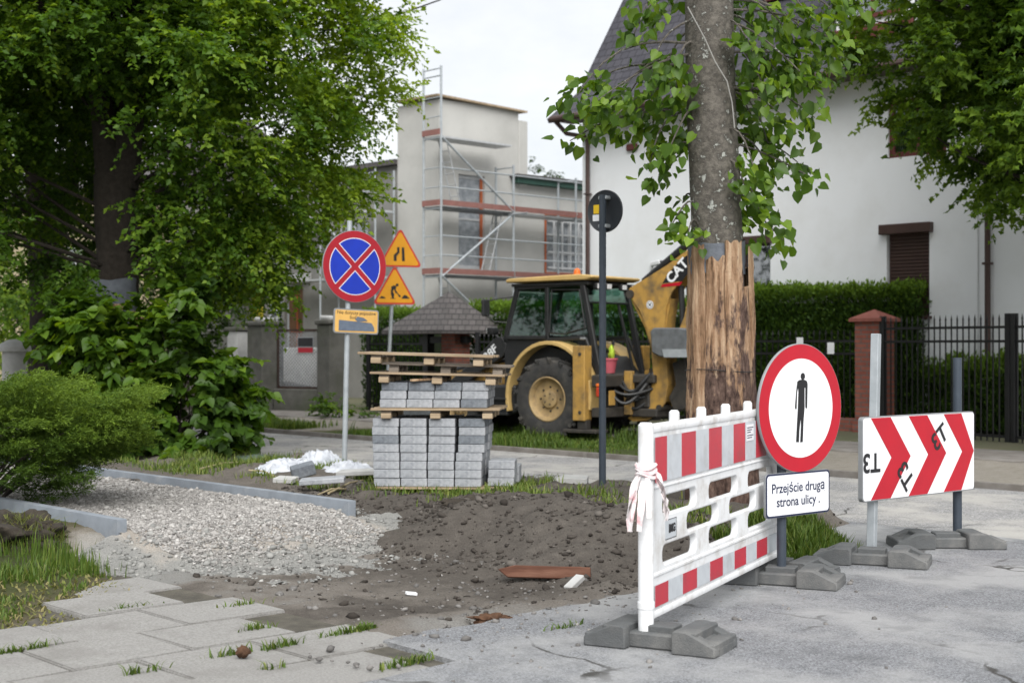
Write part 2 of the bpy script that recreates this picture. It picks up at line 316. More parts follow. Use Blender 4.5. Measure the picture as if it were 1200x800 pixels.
# ---------------------------------------------------------------- objects
def tag(o, label=None, cat=None, group=None, kind=None):
    if label: o['label'] = label
    if cat: o['category'] = cat
    if group: o['group'] = group
    if kind: o['kind'] = kind
    return o
def thing(name, label, cat, loc=(0,0,0), rotz=0, group=None):
    o = bpy.data.objects.new(name, None); COL.objects.link(o)
    o.empty_display_size = .1
    o.location = loc; o.rotation_euler = (0, 0, rotz)
    return tag(o, label, cat, group)
def link(name, me, parent=None):
    o = bpy.data.objects.new(name, me); COL.objects.link(o)
    if parent: o.parent = parent
    return o
def copy_tree(o, parent=None):
    c = o.copy(); COL.objects.link(c)
    if parent: c.parent = parent
    for ch in list(o.children): copy_tree(ch, c)
    return c
def finish(me, smooth=True, ang=35):
    if smooth:
        me.polygons.foreach_set('use_smooth', [True]*len(me.polygons))
        me.set_sharp_from_angle(angle=R(ang))
class MB:
    def __init__(s): s.bm = bmesh.new(); s.mi = 0
    def m(s, i): s.mi = i; return s
    def _merge(s, t, mat=None):
        if mat is not None: t.transform(mat)
        vm = {}
        for v in t.verts: vm[v] = s.bm.verts.new(v.co)
        for f in t.faces:
            try:
                g = s.bm.faces.new([vm[v] for v in f.verts]); g.material_index = s.mi
            except ValueError: pass
        t.free(); return s
    def box(s, c, size, rot=None, bev=0, seg=1):
        t = bmesh.new(); bmesh.ops.create_cube(t, size=1)
        bmesh.ops.scale(t, vec=size, verts=t.verts)
        if bev: bmesh.ops.bevel(t, geom=list(t.edges), offset=bev, segments=seg, affect='EDGES', profile=.6)
        m = Matrix.Translation(c)
        if rot is not None: m = m @ (rot.to_4x4() if isinstance(rot, Matrix) else Euler(rot).to_matrix().to_4x4())
        return s._merge(t, m)
    def b2(s, p0, p1, bev=0, seg=1):
        c = [(a+b)/2 for a, b in zip(p0, p1)]; z = [abs(b-a) for a, b in zip(p0, p1)]
        return s.box(c, z, None, bev, seg)
    def tube(s, pts, r, seg=8, cap=True):
        pts = [Vector(p) for p in pts]
        rs = r if isinstance(r, (list, tuple)) else [r]*len(pts)
        rings = []; up = Vector((0,0,1))
        prev = None
        for i, p in enumerate(pts):
            d = (pts[min(i+1,len(pts)-1)]-pts[max(i-1,0)]).normalized()
            if prev is None:
                a = d.cross(up)
                if a.length < .05: a = d.cross(Vector((1,0,0)))
                a.normalize()
            else:
                a = prev-d*prev.dot(d)
                if a.length < 1e-4: a = d.cross(up)
                a.normalize()
            prev = a; b = d.cross(a)
            rings.append([s.bm.verts.new(p+(a*math.cos(2*math.pi*k/seg)+b*math.sin(2*math.pi*k/seg))*rs[i]) for k in range(seg)])
        for i in range(len(rings)-1):
            for k in range(seg):
                f = s.bm.faces.new((rings[i][k], rings[i][(k+1)%seg], rings[i+1][(k+1)%seg], rings[i+1][k])); f.material_index = s.mi
        if cap:
            f = s.bm.faces.new(rings[0][::-1]); f.material_index = s.mi
            f = s.bm.faces.new(rings[-1]); f.material_index = s.mi
        return s
    def bar(s, p0, p1, w, h, bev=0, roll=0):
        p0 = Vector(p0); p1 = Vector(p1); d = p1-p0; L = d.length
        q = d.to_track_quat('X', 'Z').to_matrix()
        return s.box((p0+p1)/2, (L, w, h), q @ Matrix.Rotation(roll, 3, 'X'), bev)
    def prism(s, poly, y0, y1, mat=None, bev=0):
        """polygon in XZ extruded along Y"""
        t = bmesh.new()
        a = [t.verts.new((p[0], y0, p[1])) for p in poly]; b = [t.verts.new((p[0], y1, p[1])) for p in poly]
        n = len(poly)
        t.faces.new(a); t.faces.new(b[::-1])
        for i in range(n): t.faces.new((a[i], b[i], b[(i+1)%n], a[(i+1)%n]))
        bmesh.ops.recalc_face_normals(t, faces=t.faces)
        if bev: bmesh.ops.bevel(t, geom=list(t.edges), offset=bev, segments=1, affect='EDGES')
        return s._merge(t, mat)
    def flat(s, poly, y):
        vs = [s.bm.verts.new((p[0], y, p[1])) for p in poly]
        f = s.bm.faces.new(vs); f.material_index = s.mi
        f.normal_update()
        if f.normal.y > 0: f.normal_flip()
        return s
    def lathe(s, prof, seg=32, mat=None):
        """profile (r, h) about local Y axis"""
        t = bmesh.new(); rings = []
        for r, h in prof:
            rings.append([t.verts.new((r*math.cos(2*math.pi*k/seg), h, r*math.sin(2*math.pi*k/seg))) for k in range(seg)])
        for i in range(len(rings)-1):
            for k in range(seg): t.faces.new((rings[i][k], rings[i][(k+1)%seg], rings[i+1][(k+1)%seg], rings[i+1][k]))
        bmesh.ops.remove_doubles(t, verts=t.verts, dist=1e-5)
        bmesh.ops.recalc_face_normals(t, faces=t.faces)
        return s._merge(t, mat)
    def quad(s, *p):
        f = s.bm.faces.new([s.bm.verts.new(q) for q in p]); f.material_index = s.mi; return s
    def mesh(s, me, mat=None):
        t = bmesh.new(); t.from_mesh(me); return s._merge(t, mat)
    def build(s, name, mats, parent=None, smooth=True, ang=35):
        me = bpy.data.meshes.new(name); s.bm.to_mesh(me); s.bm.free()
        for m in (mats if isinstance(mats, (list, tuple)) else [mats]): me.materials.append(m)
        finish(me, smooth, ang)
        return link(name, me, parent)
def circ(r, n=48, cx=0, cz=0, a0=0, a1=2*math.pi):
    return [(cx+r*math.cos(a0+(a1-a0)*i/n), cz+r*math.sin(a0+(a1-a0)*i/n)) for i in range(n)]
def rrect(x0, z0, x1, z1, r, k=5):
    o = []
    for cx, cz, a in ((x1-r,z1-r,0), (x0+r,z1-r,90), (x0+r,z0+r,180), (x1-r,z0+r,270)):
        for i in range(k+1):
            t = R(a+90*i/k); o.append((cx+r*math.cos(t), cz+r*math.sin(t)))
    return o
def curve_mesh(cu, mat=None):
    ob = bpy.data.objects.new('tmp', cu); COL.objects.link(ob)
    dg = bpy.context.evaluated_depsgraph_get(); dg.update()
    me = bpy.data.meshes.new_from_object(ob.evaluated_get(dg), depsgraph=dg)
    bpy.data.objects.remove(ob); bpy.data.curves.remove(cu)
    me.transform(Matrix.Rotation(R(90), 4, 'X'))
    if mat is not None: me.transform(mat)
    me.materials.clear()
    return me
def plate(outer, holes, thick, bev=0):
    """outline with holes in XZ, thickness along Y centred on 0"""
    cu = bpy.data.curves.new('tmp', 'CURVE'); cu.dimensions = '2D'; cu.fill_mode = 'BOTH'
    cu.extrude = max(thick/2-bev, 0.0); cu.bevel_depth = bev; cu.bevel_resolution = 1; cu.offset = -bev
    for pl in [outer]+list(holes):
        sp = cu.splines.new('POLY'); sp.points.add(len(pl)-1); sp.use_cyclic_u = True
        for p, q in zip(sp.points, pl): p.co = (q[0], q[1], 0, 1)
    return curve_mesh(cu)
def text_mesh(body, size, ax='CENTER', bold=0, sx=1.0, ext=0.0008, ls=1.0):
    cu = bpy.data.curves.new('tmp', 'FONT'); cu.body = body; cu.size = size; cu.align_x = ax; cu.align_y = 'CENTER'
    cu.extrude = ext; cu.offset = bold; cu.space_line = ls
    return curve_mesh(cu, Matrix.Diagonal((sx, 1, 1, 1)))
def lettering(name, body, size, mat, parent, loc, rot=(0,0,0), **kw):
    me = text_mesh(body, size, **kw); me.materials.append(mat)
    o = link(name, me, parent); o.location = loc; o.rotation_euler = rot
    return o
def np_mesh(name, co, faces, mat, tint=None, attr='tint', dom='FACE', smooth=False):
    me = bpy.data.meshes.new(name); co = np.asarray(co, np.float32); faces = np.asarray(faces, np.int32)
    nf, k = faces.shape
    me.vertices.add(len(co)); me.vertices.foreach_set('co', co.ravel())
    me.loops.add(nf*k); me.loops.foreach_set('vertex_index', faces.ravel())
    me.polygons.add(nf); me.polygons.foreach_set('loop_start', np.arange(0, nf*k, k, dtype=np.int32))
    me.update(calc_edges=True); me.validate()
    if tint is not None:
        a = me.attributes.new(attr, 'FLOAT', dom); a.data.foreach_set('value', np.asarray(tint, np.float32))
    if smooth: me.polygons.foreach_set('use_smooth', [True]*len(me.polygons))
    me.materials.append(mat)
    return me
def unit(v): return v/np.maximum(np.linalg.norm(v, axis=1, keepdims=True), 1e-6)
LEAF_SHAPES = {
 'diamond': ([(0,0),(-.34,.42),(0,1),(.34,.42)], [(0,2,1),(0,3,2)]),
 'heart': ([(0,0),(-.30,-.06),(-.50,.28),(-.34,.68),(0,1.08),(.34,.68),(.50,.28),(.30,-.06)], [(0,4,3,2,1),(0,7,6,5,4)]),
 'maple': ([(0,0),(-.5,.18),(-.30,.50),(-.20,.60),(0,1.05),(.20,.60),(.30,.50),(.5,.18)], [(0,4,3,2,1),(0,7,6,5,4)]),
 'needle': ([(0,0),(-.11,.45),(0,1),(.11,.45)], [(0,2,1),(0,3,2)]),
 'spray': ([(0,0),(-.26,.5),(0,1),(.26,.5)], [(0,2,1),(0,3,2)]),
}
def leaf_geo(pos, d, nrm, size, shape='diamond', fold=.22, curl=.12):
    pts, fc = LEAF_SHAPES[shape]
    n = len(pos); d = unit(d); side = unit(np.cross(d, nrm)); nn = np.cross(side, d)
    V = np.zeros((n, len(pts), 3))
    sz = np.asarray(size).reshape(-1, 1)
    for i, (a, b) in enumerate(pts):
        V[:, i] = pos + sz*(side*a + d*b + nn*(abs(a)*fold*2 - curl*b*b))
    base = (np.arange(n)*len(pts)).reshape(-1, 1, 1)
    Fc = (np.array(fc).reshape(1, len(fc), -1)+base).reshape(-1, len(fc[0]))
    return V.reshape(-1, 3), Fc, len(fc)
def leaves(name, mat, pos, d, nrm, size, tint, shape, parent, **kw):
    V, Fc, k = leaf_geo(pos, d, nrm, size, shape, **kw)
    me = np_mesh(name, V, Fc, mat, np.repeat(np.clip(tint, 0, 1), k))
    return link(name, me, parent)
def rdir(n, zmin=-1, zmax=1):
    z = rng.uniform(zmin, zmax, n); a = rng.uniform(0, 2*np.pi, n); r = np.sqrt(1-z*z)
    return np.stack([r*np.cos(a), r*np.sin(a), z], 1)
def sprays(cent, rad, centre, ntw, nl, size, droop=.35, out=.6, flat=.7, tintc=None, hang=.45):
    """leafy twigs round clump centres: returns leaf positions, directions, normals, sizes, tints"""
    cent = np.asarray(cent, float); nc = len(cent)
    rad = np.broadcast_to(np.asarray(rad, float), (nc,))
    ci = np.repeat(np.arange(nc), ntw)
    o = unit(cent-np.asarray(centre))
    td = rdir(len(ci)); td[:, 2] *= flat; td = unit(td+o[ci]*out)
    L = rad[ci]*rng.uniform(.6, 1.15, len(ci))
    st = cent[ci]+rng.normal(0, .18, (len(ci), 3))*rad[ci, None]
    ti = np.repeat(np.arange(len(ci)), nl)
    t = np.tile((np.arange(nl)+.5)/nl, len(ci))+rng.uniform(-.04, .04, len(ti))
    p = st[ti]+td[ti]*(L[ti]*t)[:, None]; p[:, 2] -= droop*L[ti]*t*t
    side = np.tile(np.where(np.arange(nl) % 2 == 0, 1., -1.), len(ci))
    lat = unit(np.cross(td, np.array([[0, 0, 1.]])))
    sz = size*rng.uniform(.65, 1.25, len(ti))
    d = td[ti]*.55+lat[ti]*side[:, None]*.8+rng.normal(0, .3, (len(ti), 3)); d[:, 2] -= hang
    nrm = np.tile([0, 0, 1.], (len(ti), 1))+o[ci[ti]]*.5+rng.normal(0, .45, (len(ti), 3))
    if tintc is None: tintc = rng.normal(.45, .13, nc)
    tint = tintc[ci[ti]]+rng.normal(0, .10, len(ti))+.16*(t-.5)
    return p, d, unit(nrm), sz, tint
def limb(mb, a, b, r0, r1, bend=.15, seg=6, k=5, sag=0):
    a = Vector(a); b = Vector(b); L = (b-a).length
    off = Vector((rnd.uniform(-1,1), rnd.uniform(-1,1), rnd.uniform(-.3,.6)))*bend*L
    pts = []; rs = []
    for i in range(k+1):
        t = i/k; p = a.lerp(b, t)+off*math.sin(math.pi*t); p.z += sag*math.sin(math.pi*t)
        pts.append(p); rs.append(r0+(r1-r0)*t)
    mb.tube(pts, rs, seg)
def blades(name, mat, pts, h, label, cat='grass', w=.010, lean=.5, dry=.45, kind='stuff'):
    """grass: three-sided curved blades at pts (N,3)"""
    n = len(pts); pts = np.asarray(pts)
    h = np.asarray(h)*rng.uniform(.5, 1.25, n)
    a = rng.uniform(0, 2*np.pi, n); ld = np.stack([np.cos(a), np.sin(a), np.zeros(n)], 1)
    sd = np.stack([-np.sin(a), np.cos(a), np.zeros(n)], 1)
    le = (lean*h*rng.uniform(.2, 1.3, n))[:, None]
    up = np.array([[0, 0, 1.]])
    ww = w*rng.uniform(.6, 1.4, n)[:, None]
    V = np.stack([pts-sd*ww, pts+sd*ww, pts+ld*le*.35+up*(h*.6)[:, None]-sd*ww*.7, pts+ld*le*.35+up*(h*.6)[:, None]+sd*ww*.7, pts+ld*le+up*(h*.95)[:, None]], 1)
    b = (np.arange(n)*5).reshape(-1, 1, 1)
    Fc = (np.array([[0,1,3],[0,3,2],[2,3,4]]).reshape(1,3,3)+b).reshape(-1,3)
    tint = rng.normal(dry, .2, n)
    me = np_mesh(name, V.reshape(-1,3), Fc, mat, np.repeat(np.clip(tint,0,1), 3))
    return tag(link(name, me), label, cat, kind=kind)
# ================================================================ GROUND
def h_soil(s, n):
    s = np.asarray(s, float); n = np.asarray(n, float)
    right = -.07+.27*smv(n, 6.7, 8.5)
    # the heap is higher in front of the pallets, lower towards the road edge
    right = right+.15*smv(n, 7.0, 7.9)*(1-smv(n, 8.3, 9.0))*smv(s, -9.6, -8.8)*(1-smv(s, -7.4, -6.6))
    right = right*(1-.6*smv(s, -6.9, -6.3))
    right = right+.045*(1-smv(n, 5.2, 6.0))
    left = np.full_like(s, .15)
    k = smv(-s, 9.7, 10.5)
    h = right*(1-k)+left*k
    back = smv(n, 10.7, 11.25); h = h*(1-back)+.015*back
    h = h+(fbm(s*2.3, n*2.3, 3)-.47)*.24*smv(n, 6.4, 7.6)+(fbm(s*9, n*9, 5)-.47)*.055+(fbm(s*26, n*26, 9, 3)-.45)*.022
    ed = -6.08-.9*smv(n, 9.4, 10.6)
    k2 = smv(s-ed, -.34, .06)
    h = h-.045*(1-smv(n, 4.75, 5.2))
    h = h*(1-k2)-.10*k2
    return h
def h_path(s, n):
    s = np.asarray(s, float); n = np.asarray(n, float)
    w = fbm(s*0+n*1.3, n*0+2.2, 21)*.5
    r = smv(-s, 8.75-w*.6, 10.5-w)
    return -.12*(1-smv(n, 4.7, 5.0))-.07+.25*r-.22*smv(5.42-n, .0, .75)*r+(fbm(s*6, n*6, 31)-.47)*.05+(fbm(s*22, n*22, 33, 3)-.45)*.03+(fbm(s*4.5, n*4.5, 35)-.47)*.14*(1-r*.5)*np.where(r < .97, 1, .3)
def LQ(s, n): return s+.85*(n-3.4)-.4      # -8 along the edge of the lawn
def h_lawn(s, n):
    s = np.asarray(s, float); n = np.asarray(n, float)
    h = .07+(fbm(s*1.7, n*1.7, 41)-.47)*.10+(fbm(s*9, n*9, 43)-.47)*.04
    q = -(LQ(s,n))
    e = smv(q, 8.02, 9.0)                       # falls to the slabs along its edge
    h = h*e-.032*(1-e)
    h = h+.10*smv(n, 4.2, 5.3)*smv(-s, 9.6, 10.6)
    return h-.16*smv(n, 4.7, 5.35)*(1-smv(-s, 9.7, 10.4))
def grid_sheet(name, s0, s1, n0, n1, step, hf, mixf, mat, kind='structure', label=None, cat=None, mask=None):
    ss = np.arange(s0, s1+step*.5, step); nn = np.arange(n0, n1+step*.5, step)
    S_, Nn = np.meshgrid(ss, nn, indexing='ij'); Z = hf(S_, Nn)
    co = np.stack([S_.ravel(), Nn.ravel(), np.asarray(Z).ravel()], 1)
    a, b = S_.shape; i = np.arange(a*b).reshape(a, b)
    fc = np.stack([i[:-1,:-1], i[1:,:-1], i[1:,1:], i[:-1,1:]], -1).reshape(-1, 4)
    if mask is not None:
        fm = mask((S_[:-1,:-1]+step/2).ravel(), (Nn[:-1,:-1]+step/2).ravel()); fc = fc[fm]
    me = np_mesh(name, co, fc, mat, np.clip(mixf(S_, Nn).ravel(), 0, 1), 'mix', 'POINT', True)
    o = link(name, me); o.rotation_euler = (0, 0, TH)
    return tag(o, label, cat, kind=kind)
# far ground to the horizon
mb = MB(); mb.quad((-900,-300,-.25), (900,-300,-.25), (900,1500,-.25), (-900,1500,-.25))
tag(mb.build('ground', M['ground']), 'flat ground reaching to the horizon behind the houses', 'ground', kind='structure')
# side road under the signs, its edge broken along the trench
def road_sheet(name, poly, z, mat, depth, label):
    t = MB(); bm = t.bm
    top = [bm.verts.new((p[0], p[1], z)) for p in poly]; bot = [bm.verts.new((p[0], p[1], z-depth)) for p in poly]
    bm.faces.new(top)
    for i in range(len(poly)): bm.faces.new((top[i], bot[i], bot[(i+1)%len(poly)], top[(i+1)%len(poly)]))
    bmesh.ops.recalc_face_normals(bm, faces=bm.faces)
    o = t.build(name, mat, None, False); o.rotation_euler = (0, 0, TH)
    return tag(o, label, 'road', kind='structure')
edge = []
for i in range(90):
    n = 4.85+i*(10.6-4.85)/89
    e = -6.08+.10*(float(fbm(n*2.1, 3.3, 51))-.5)*2+.05*(float(fbm(n*9, 1.3, 53))-.5)*2
    if n > 9.4: e -= .9*sm(n, 9.4, 10.6)
    edge.append((e, n))
poly = [(40,-30), (40, 11.2), (-7.6, 11.2)]+edge[::-1]+[(-5.42,4.8), (-5.34,3.6), (-5.4,2.2), (-5.3,.5), (-5.3,-30)]
road_sheet('side_road', poly, 0.0, M['asphalt'], .12, 'grey dusty asphalt of the side road in the foreground')
road_sheet('street', [(-95,11.2), (60,11.2), (60,14.9), (-95,14.9)], -.004, M['street'], .12, 'dusty asphalt street running behind the pallets')
# soil of the dug-up verge
def mix_soil(s, n):
    m = .20+.10*(fbm(s*1.2, n*1.2, 61)-.5)
    m = m+.34*(1-smv(n, 5.6, 6.9))*smv(fbm(s*1.6, n*1.6, 63), .35, .6)          # sandy trampled floor of the pit
    m = m+.30*smv(s, -6.8, -6.2)
    m = m+.66*smv(-s+1.6*(fbm(s*1.3,n*1.3,113)-.5), 8.0, 8.7)*(1-smv(-s, 9.9, 10.2))*(1-smv(n+.9*(fbm(s*1.7,n*1.7,115)-.5), 6.5, 7.2)) # spilled sand at the path end
    m = m+.22*smv(n, 10.3, 11.0)
    return m+.14*smv(-s, 10.5, 12)
def soil_mask(s, n):
    return ~((s < -9.9) & (n < 7.42))
grid_sheet('soil_bank', -30, -5.7, 4.5, 11.22, .045, h_soil, mix_soil, M['soil'], label='dark dug-up soil heaped in front of the pallets', cat='soil', mask=soil_mask)
def mix_path(s, n):
    return .42+.3*(fbm(s*.9, n*.9, 71)-.5)*2*.6+.5*np.maximum(1-smv(-s, 8.9, 9.8), np.maximum(smv(5.5-n,0,.3), smv(n-7.4,0,.2)))
grid_sheet('gravel_path', -32, -8.3, 4.63, 7.95, .045, h_path, mix_path, M['gravelbed'], label='new footpath bed of pale crushed gravel between concrete edgings', cat='path', mask=lambda s, n: ((n < 7.5) & (n > 5.38)) | ((s > -9.95) & (n < 7.5+.45*(s > -9.75)) & (n > 4.65)))
def mix_lawn(s, n):
    m = .18+.18*(fbm(s*1.5, n*1.5, 81)-.5)
    m = m+.45*(1-smv(-LQ(s,n), 7.6, 9.2))
    return m+.8*smv(n, 4.7, 5.2)*smv(-s, 8.6, 9.0)*(1-smv(-s, 9.9, 11.2))
grid_sheet('lawn', -34, -4.5, -6, 5.4, .07, h_lawn, mix_lawn, M['lawnsoil'], label='strip of rough lawn left of the old paving slabs', cat='lawn', mask=lambda s, n: LQ(s,n) < -8.0+.0)
# old concrete slabs: one pavement
def slab_pavement():
    mb = MB(); r = random.Random(5)
    ds, dn = .60, .68
    for i in range(-2, 7):
        s0 = -5.42-(i+1)*ds
        off = (i % 2)*dn*.5
        for j in range(-9, 8):
            n0 = -3.0+off+j*dn+4.3-.02
            if n0+dn > 5.14+r.uniform(-.05,.05) or s0 < -9.2 or s0+ds > -5.25: continue
            if LQ(s0+ds*.75, n0+dn*.5) < -8.0: continue
            if n0 > 3.2 and s0 > -5.9-0.2 and r.random() < .0: continue
            dz = r.uniform(-.012, .012); g = .007
            t = bmesh.new(); bmesh.ops.create_cube(t, size=1)
            bmesh.ops.scale(t, vec=(ds-2*g, dn-2*g, .07), verts=t.verts)
            bmesh.ops.bevel(t, geom=[e for e in t.edges], offset=.008, segments=2, affect='EDGES')
            tilt = Euler((r.uniform(-.012,.012), r.uniform(-.012,.012), r.uniform(-.008,.008))).to_matrix().to_4x4()
            mb._merge(t, Matrix.Translation((s0+ds/2, n0+dn/2, -.040+dz)) @ tilt)
    o = mb.build('pavement', M['slab']); o.rotation_euler = (0, 0, TH)
    tag(o, 'old cracked concrete slab pavement in the near left corner', 'pavement', kind='structure')
slab_pavement()
mb = MB(); mb.quad((-9.4,-12,-.027), (-5.25,-12,-.027), (-5.25,5.0,-.027), (-9.4,5.0,-.027))
o = mb.build('sand_bed', pm('joint_soil', (.11,.10,.08), (.06,.055,.045), 9, .95, .5, 90)); o.rotation_euler = (0,0,TH)
tag(o, 'dark sandy soil showing in the joints of the slabs', 'soil', kind='structure')
# far verge, sidewalk and drives across the street
def h_far(s, n): return .03+(fbm(s*2, n*2, 91)-.47)*.05*smv(n, 15.0, 15.4)+.05*smv(n, 17.1, 17.6)
def mix_far(s, n):
    grass = .15+.25*(fbm(s*1.3, n*1.3, 93)-.4)
    drive = np.maximum(smv(-s, 21.0, 21.8), smv(s, -12.6, -11.8))
    return grass*(1-drive)+drive*.75
grid_sheet('far_verge', -60, 12, 14.99, 17.6, .12, h_far, mix_far, M['verge'], label='grassy verge across the street under the digger', cat='verge')
def strip(name, s0, s1, n0, n1, z, mat, label, cat):
    mb = MB(); mb.b2((s0,n0,z-.15), (s1,n1,z), .01); o = mb.build(name, mat); o.rotation_euler = (0,0,TH)
    return tag(o, label, cat, kind='structure')
strip('sidewalk', -70, 15, 17.61, 19.3, .10, M['kerb'], 'worn sidewalk along the garden fences across the street', 'sidewalk')
strip('garden_ground', -75, 20, 19.31, 60, .11, M['ground'], 'garden soil behind the fences', 'ground')
def kerb_line(s0, s1, n, z, w, L, label, group, mat):
    s = s0; i = 0
    while s < s1:
        mb = MB(); mb.box((L/2-.004, 0, -.1), (L-.008, w, .2), None, .012, 2)
        o = mb.build('kerb_stone', mat); p = W(s, n+rnd.uniform(-.006,.006), z+rnd.uniform(-.006,.006)); o.location = p; o.rotation_euler = (0,0,TH+rnd.uniform(-.006,.006))
        tag(o, label, 'kerb stone', group); s += L; i += 1
kerb_line(-34, -4.5, 14.945, .07, .09, 2.0, 'worn low kerb stone in the row edging the grass verge across the street', 'kerb stones across the street', M['kerb'])
# new path edgings: two long concrete runs standing proud of the gravel
def edging(s_end, n, label, mat=M['edging']):
    mb = MB()
    L = 24.0
    mb.box((-L/2, 0, -.15), (L, .085, .36), None, .008, 2)
    o = mb.build('path_edging', mat); o.location = W(s_end, n, .235); o.rotation_euler = (0,0,TH)
    tag(o, label, 'edging')
edging(-9.82, 7.5, 'new grey concrete path edging on the far side of the gravel')
edging(-10.0, 5.42, 'new grey concrete path edging on the near side of the gravel')
# ---------------------------------------------------------------- stones, clods
_ico = bmesh.new(); bmesh.ops.create_icosphere(_ico, subdivisions=1, radius=1)
ICO_V = np.array([v.co[:] for v in _ico.verts]); ICO_F = np.array([[v.index for v in f.verts] for f in _ico.faces]); _ico.free()
def stones(name, pos, size, mat, tint, label, cat):
    n = len(pos)
    j = 1+rng.uniform(-.38, .38, (n, 12, 1))
    sc = np.stack([rng.uniform(.7,1.35,n), rng.uniform(.7,1.35,n), rng.uniform(.45,.9,n)], 1)[:, None]
    V = ICO_V[None]*j*sc
    a = rng.uniform(0, 2*np.pi, n); c, s_ = np.cos(a)[:, None], np.sin(a)[:, None]
    b = rng.uniform(-.6, .6, n); cb, sb = np.cos(b)[:, None], np.sin(b)[:, None]
    x, y, z = V[...,0], V[...,1], V[...,2]
    y, z = y*cb-z*sb, y*sb+z*cb
    x, y = x*c-y*s_, x*s_+y*c
    V = np.stack([x, y, z], -1)*np.asarray(size)[:, None, None]+np.asarray(pos)[:, None]
    Fc = (ICO_F[None]+(np.arange(n)*12)[:, None, None]).reshape(-1, 3)
    me = np_mesh(name, V.reshape(-1,3), Fc, mat, np.repeat(np.clip(tint,0,1), 20))
    return tag(link(name, me), label, cat, kind='stuff')
def sn3(s, n, z): return np.stack([SX*s+NX*n, SY*s+NY*n, z], 1)
k = 120000
s = -8.9-rng.exponential(3.4, k); n = rng.uniform(5.50, 7.44, k)
keep = (s > -22) & (rng.uniform(0,1,k) < smv(-s+.5*(fbm(n*2.0,n*0+5,111)-.5)*2, 9.0, 10.1)*.94+.03); s, n = s[keep], n[keep]
sz = rng.gamma(2.6, .0022, len(s))+.0035
stones('gravel', sn3(s, n, h_path(s, n)+sz*.25), sz, M['stone'], rng.normal(.5,.22,len(s))+.3*(fbm(s*.8,n*.8,77)-.5), 'crushed pale stones lying loose on the new path', 'gravel')
k = 15000
s = rng.uniform(-12, -6.1, k); n = rng.uniform(5.2, 11.0, k)
keep = ((n > 7.55) | (s > -9.0)) & (rng.uniform(0,1,k) < .12+.7*smv(n, 6.6, 7.2)*(1-smv(n, 9.2, 10))); s, n = s[keep], n[keep]
sz = rng.gamma(1.2, .0062, len(s))+.003; sz = np.minimum(sz, .04)
stones('soil_clods', sn3(s, n, h_soil(s, n)+sz*.2), sz, M['clod'], rng.normal(.42,.2,len(s)), 'dark clods of earth scattered over the soil heap', 'soil')
k = 4200
s = rng.uniform(-10.1,-8.2,k); n = rng.uniform(4.75,7.7,k); keep = (s > -9.9) | (n > 5.5); s, n = s[keep], n[keep]
sz = rng.gamma(1.3, .0052, len(s))+.003; sz = np.minimum(sz, .03)
stones('sand_crumbs', sn3(s, n, h_path(s, n)+sz*.15), sz, M['sandcrumb'], rng.normal(.5,.2,len(s)), 'crumbs of grey sand and grit spilled at the end of the new path', 'sand')
k = 2600
s = np.concatenate([rng.uniform(-9.5,-6.0,1500), rng.uniform(-6.1,-3.5,1100)]); n = np.concatenate([rng.uniform(5.0,7.2,1500), rng.uniform(4.3,8.5,1100)])
keep = rng.uniform(0,1,k) < np.where(s < -6.1, .3, np.exp(-(s+6.1)*1.6)*.8); s, n = s[keep], n[keep]
sz = rng.gamma(2, .0035, len(s))+.003
stones('grit', sn3(s, n, np.where(s < -6.1, h_soil(s, n), 0.0)+sz*.2), sz, M['stone'], rng.normal(.12,.2,len(s)), 'small loose grit strewn between the pit and the road', 'grit')
# ---------------------------------------------------------------- grass
def grass_patch(name, s, n, hf, h, label, mat='grass', **kw):
    blades(name, LF[mat], sn3(s, n, hf(s, n)-.01), h, label, **kw)
def clump_noise(s, n, sc, seed, lo, hi): return rng.uniform(0,1,len(s)) < smv(fbm(s*sc, n*sc, seed), lo, hi)
k = 60000
s = rng.uniform(-15, -6.6, k); n = rng.uniform(1.5, 5.3, k)
keep = (LQ(s,n) < -8.25) & clump_noise(s, n, 2.2, 101, .36, .62) & (rng.uniform(0,1,k) < (1-.97*smv(n, 4.6, 5.0)*smv(-s,8,9.0))); s, n = s[keep], n[keep]
edge_f = smv(-(LQ(s,n)), 8.3, 9.3)
grass_patch('lawn_grass', s, n, h_lawn, .05+.15*edge_f*smv(fbm(s*1.6,n*1.6,103),.3,.7), 'green lawn grass growing left of the paving slabs', w=.006, dry=.42)
k = 2600
s = rng.uniform(-11.4,-9.1,k); n = rng.normal(4.72,.12,k)
grass_patch('tall_grass', s, n, h_lawn, .22*np.ones(k)*(rng.uniform(0,1,k)**2*.9+.1), 'tall thin grass stalks beside the near path edging', w=.004, lean=.25)
k = 30000
s = rng.uniform(-20.6,-11.5,k); n = rng.uniform(15.02,17.5,k)
keep = clump_noise(s, n, 1.1, 105, .30, .62); s, n = s[keep], n[keep]
grass_patch('verge_grass', s, n, h_far, .05+.26*smv(fbm(s*.9,n*.9,109),.35,.75), 'long grass on the verge under the digger', w=.011, dry=.4)
k = 5000
s = rng.uniform(-24.5,-22.2,k); n = rng.normal(15.6,.35,k)
grass_patch('drive_grass', s, n, h_far, .15*np.ones(k), 'tuft of grass on the far verge beside the old gate', w=.012, dry=.45)
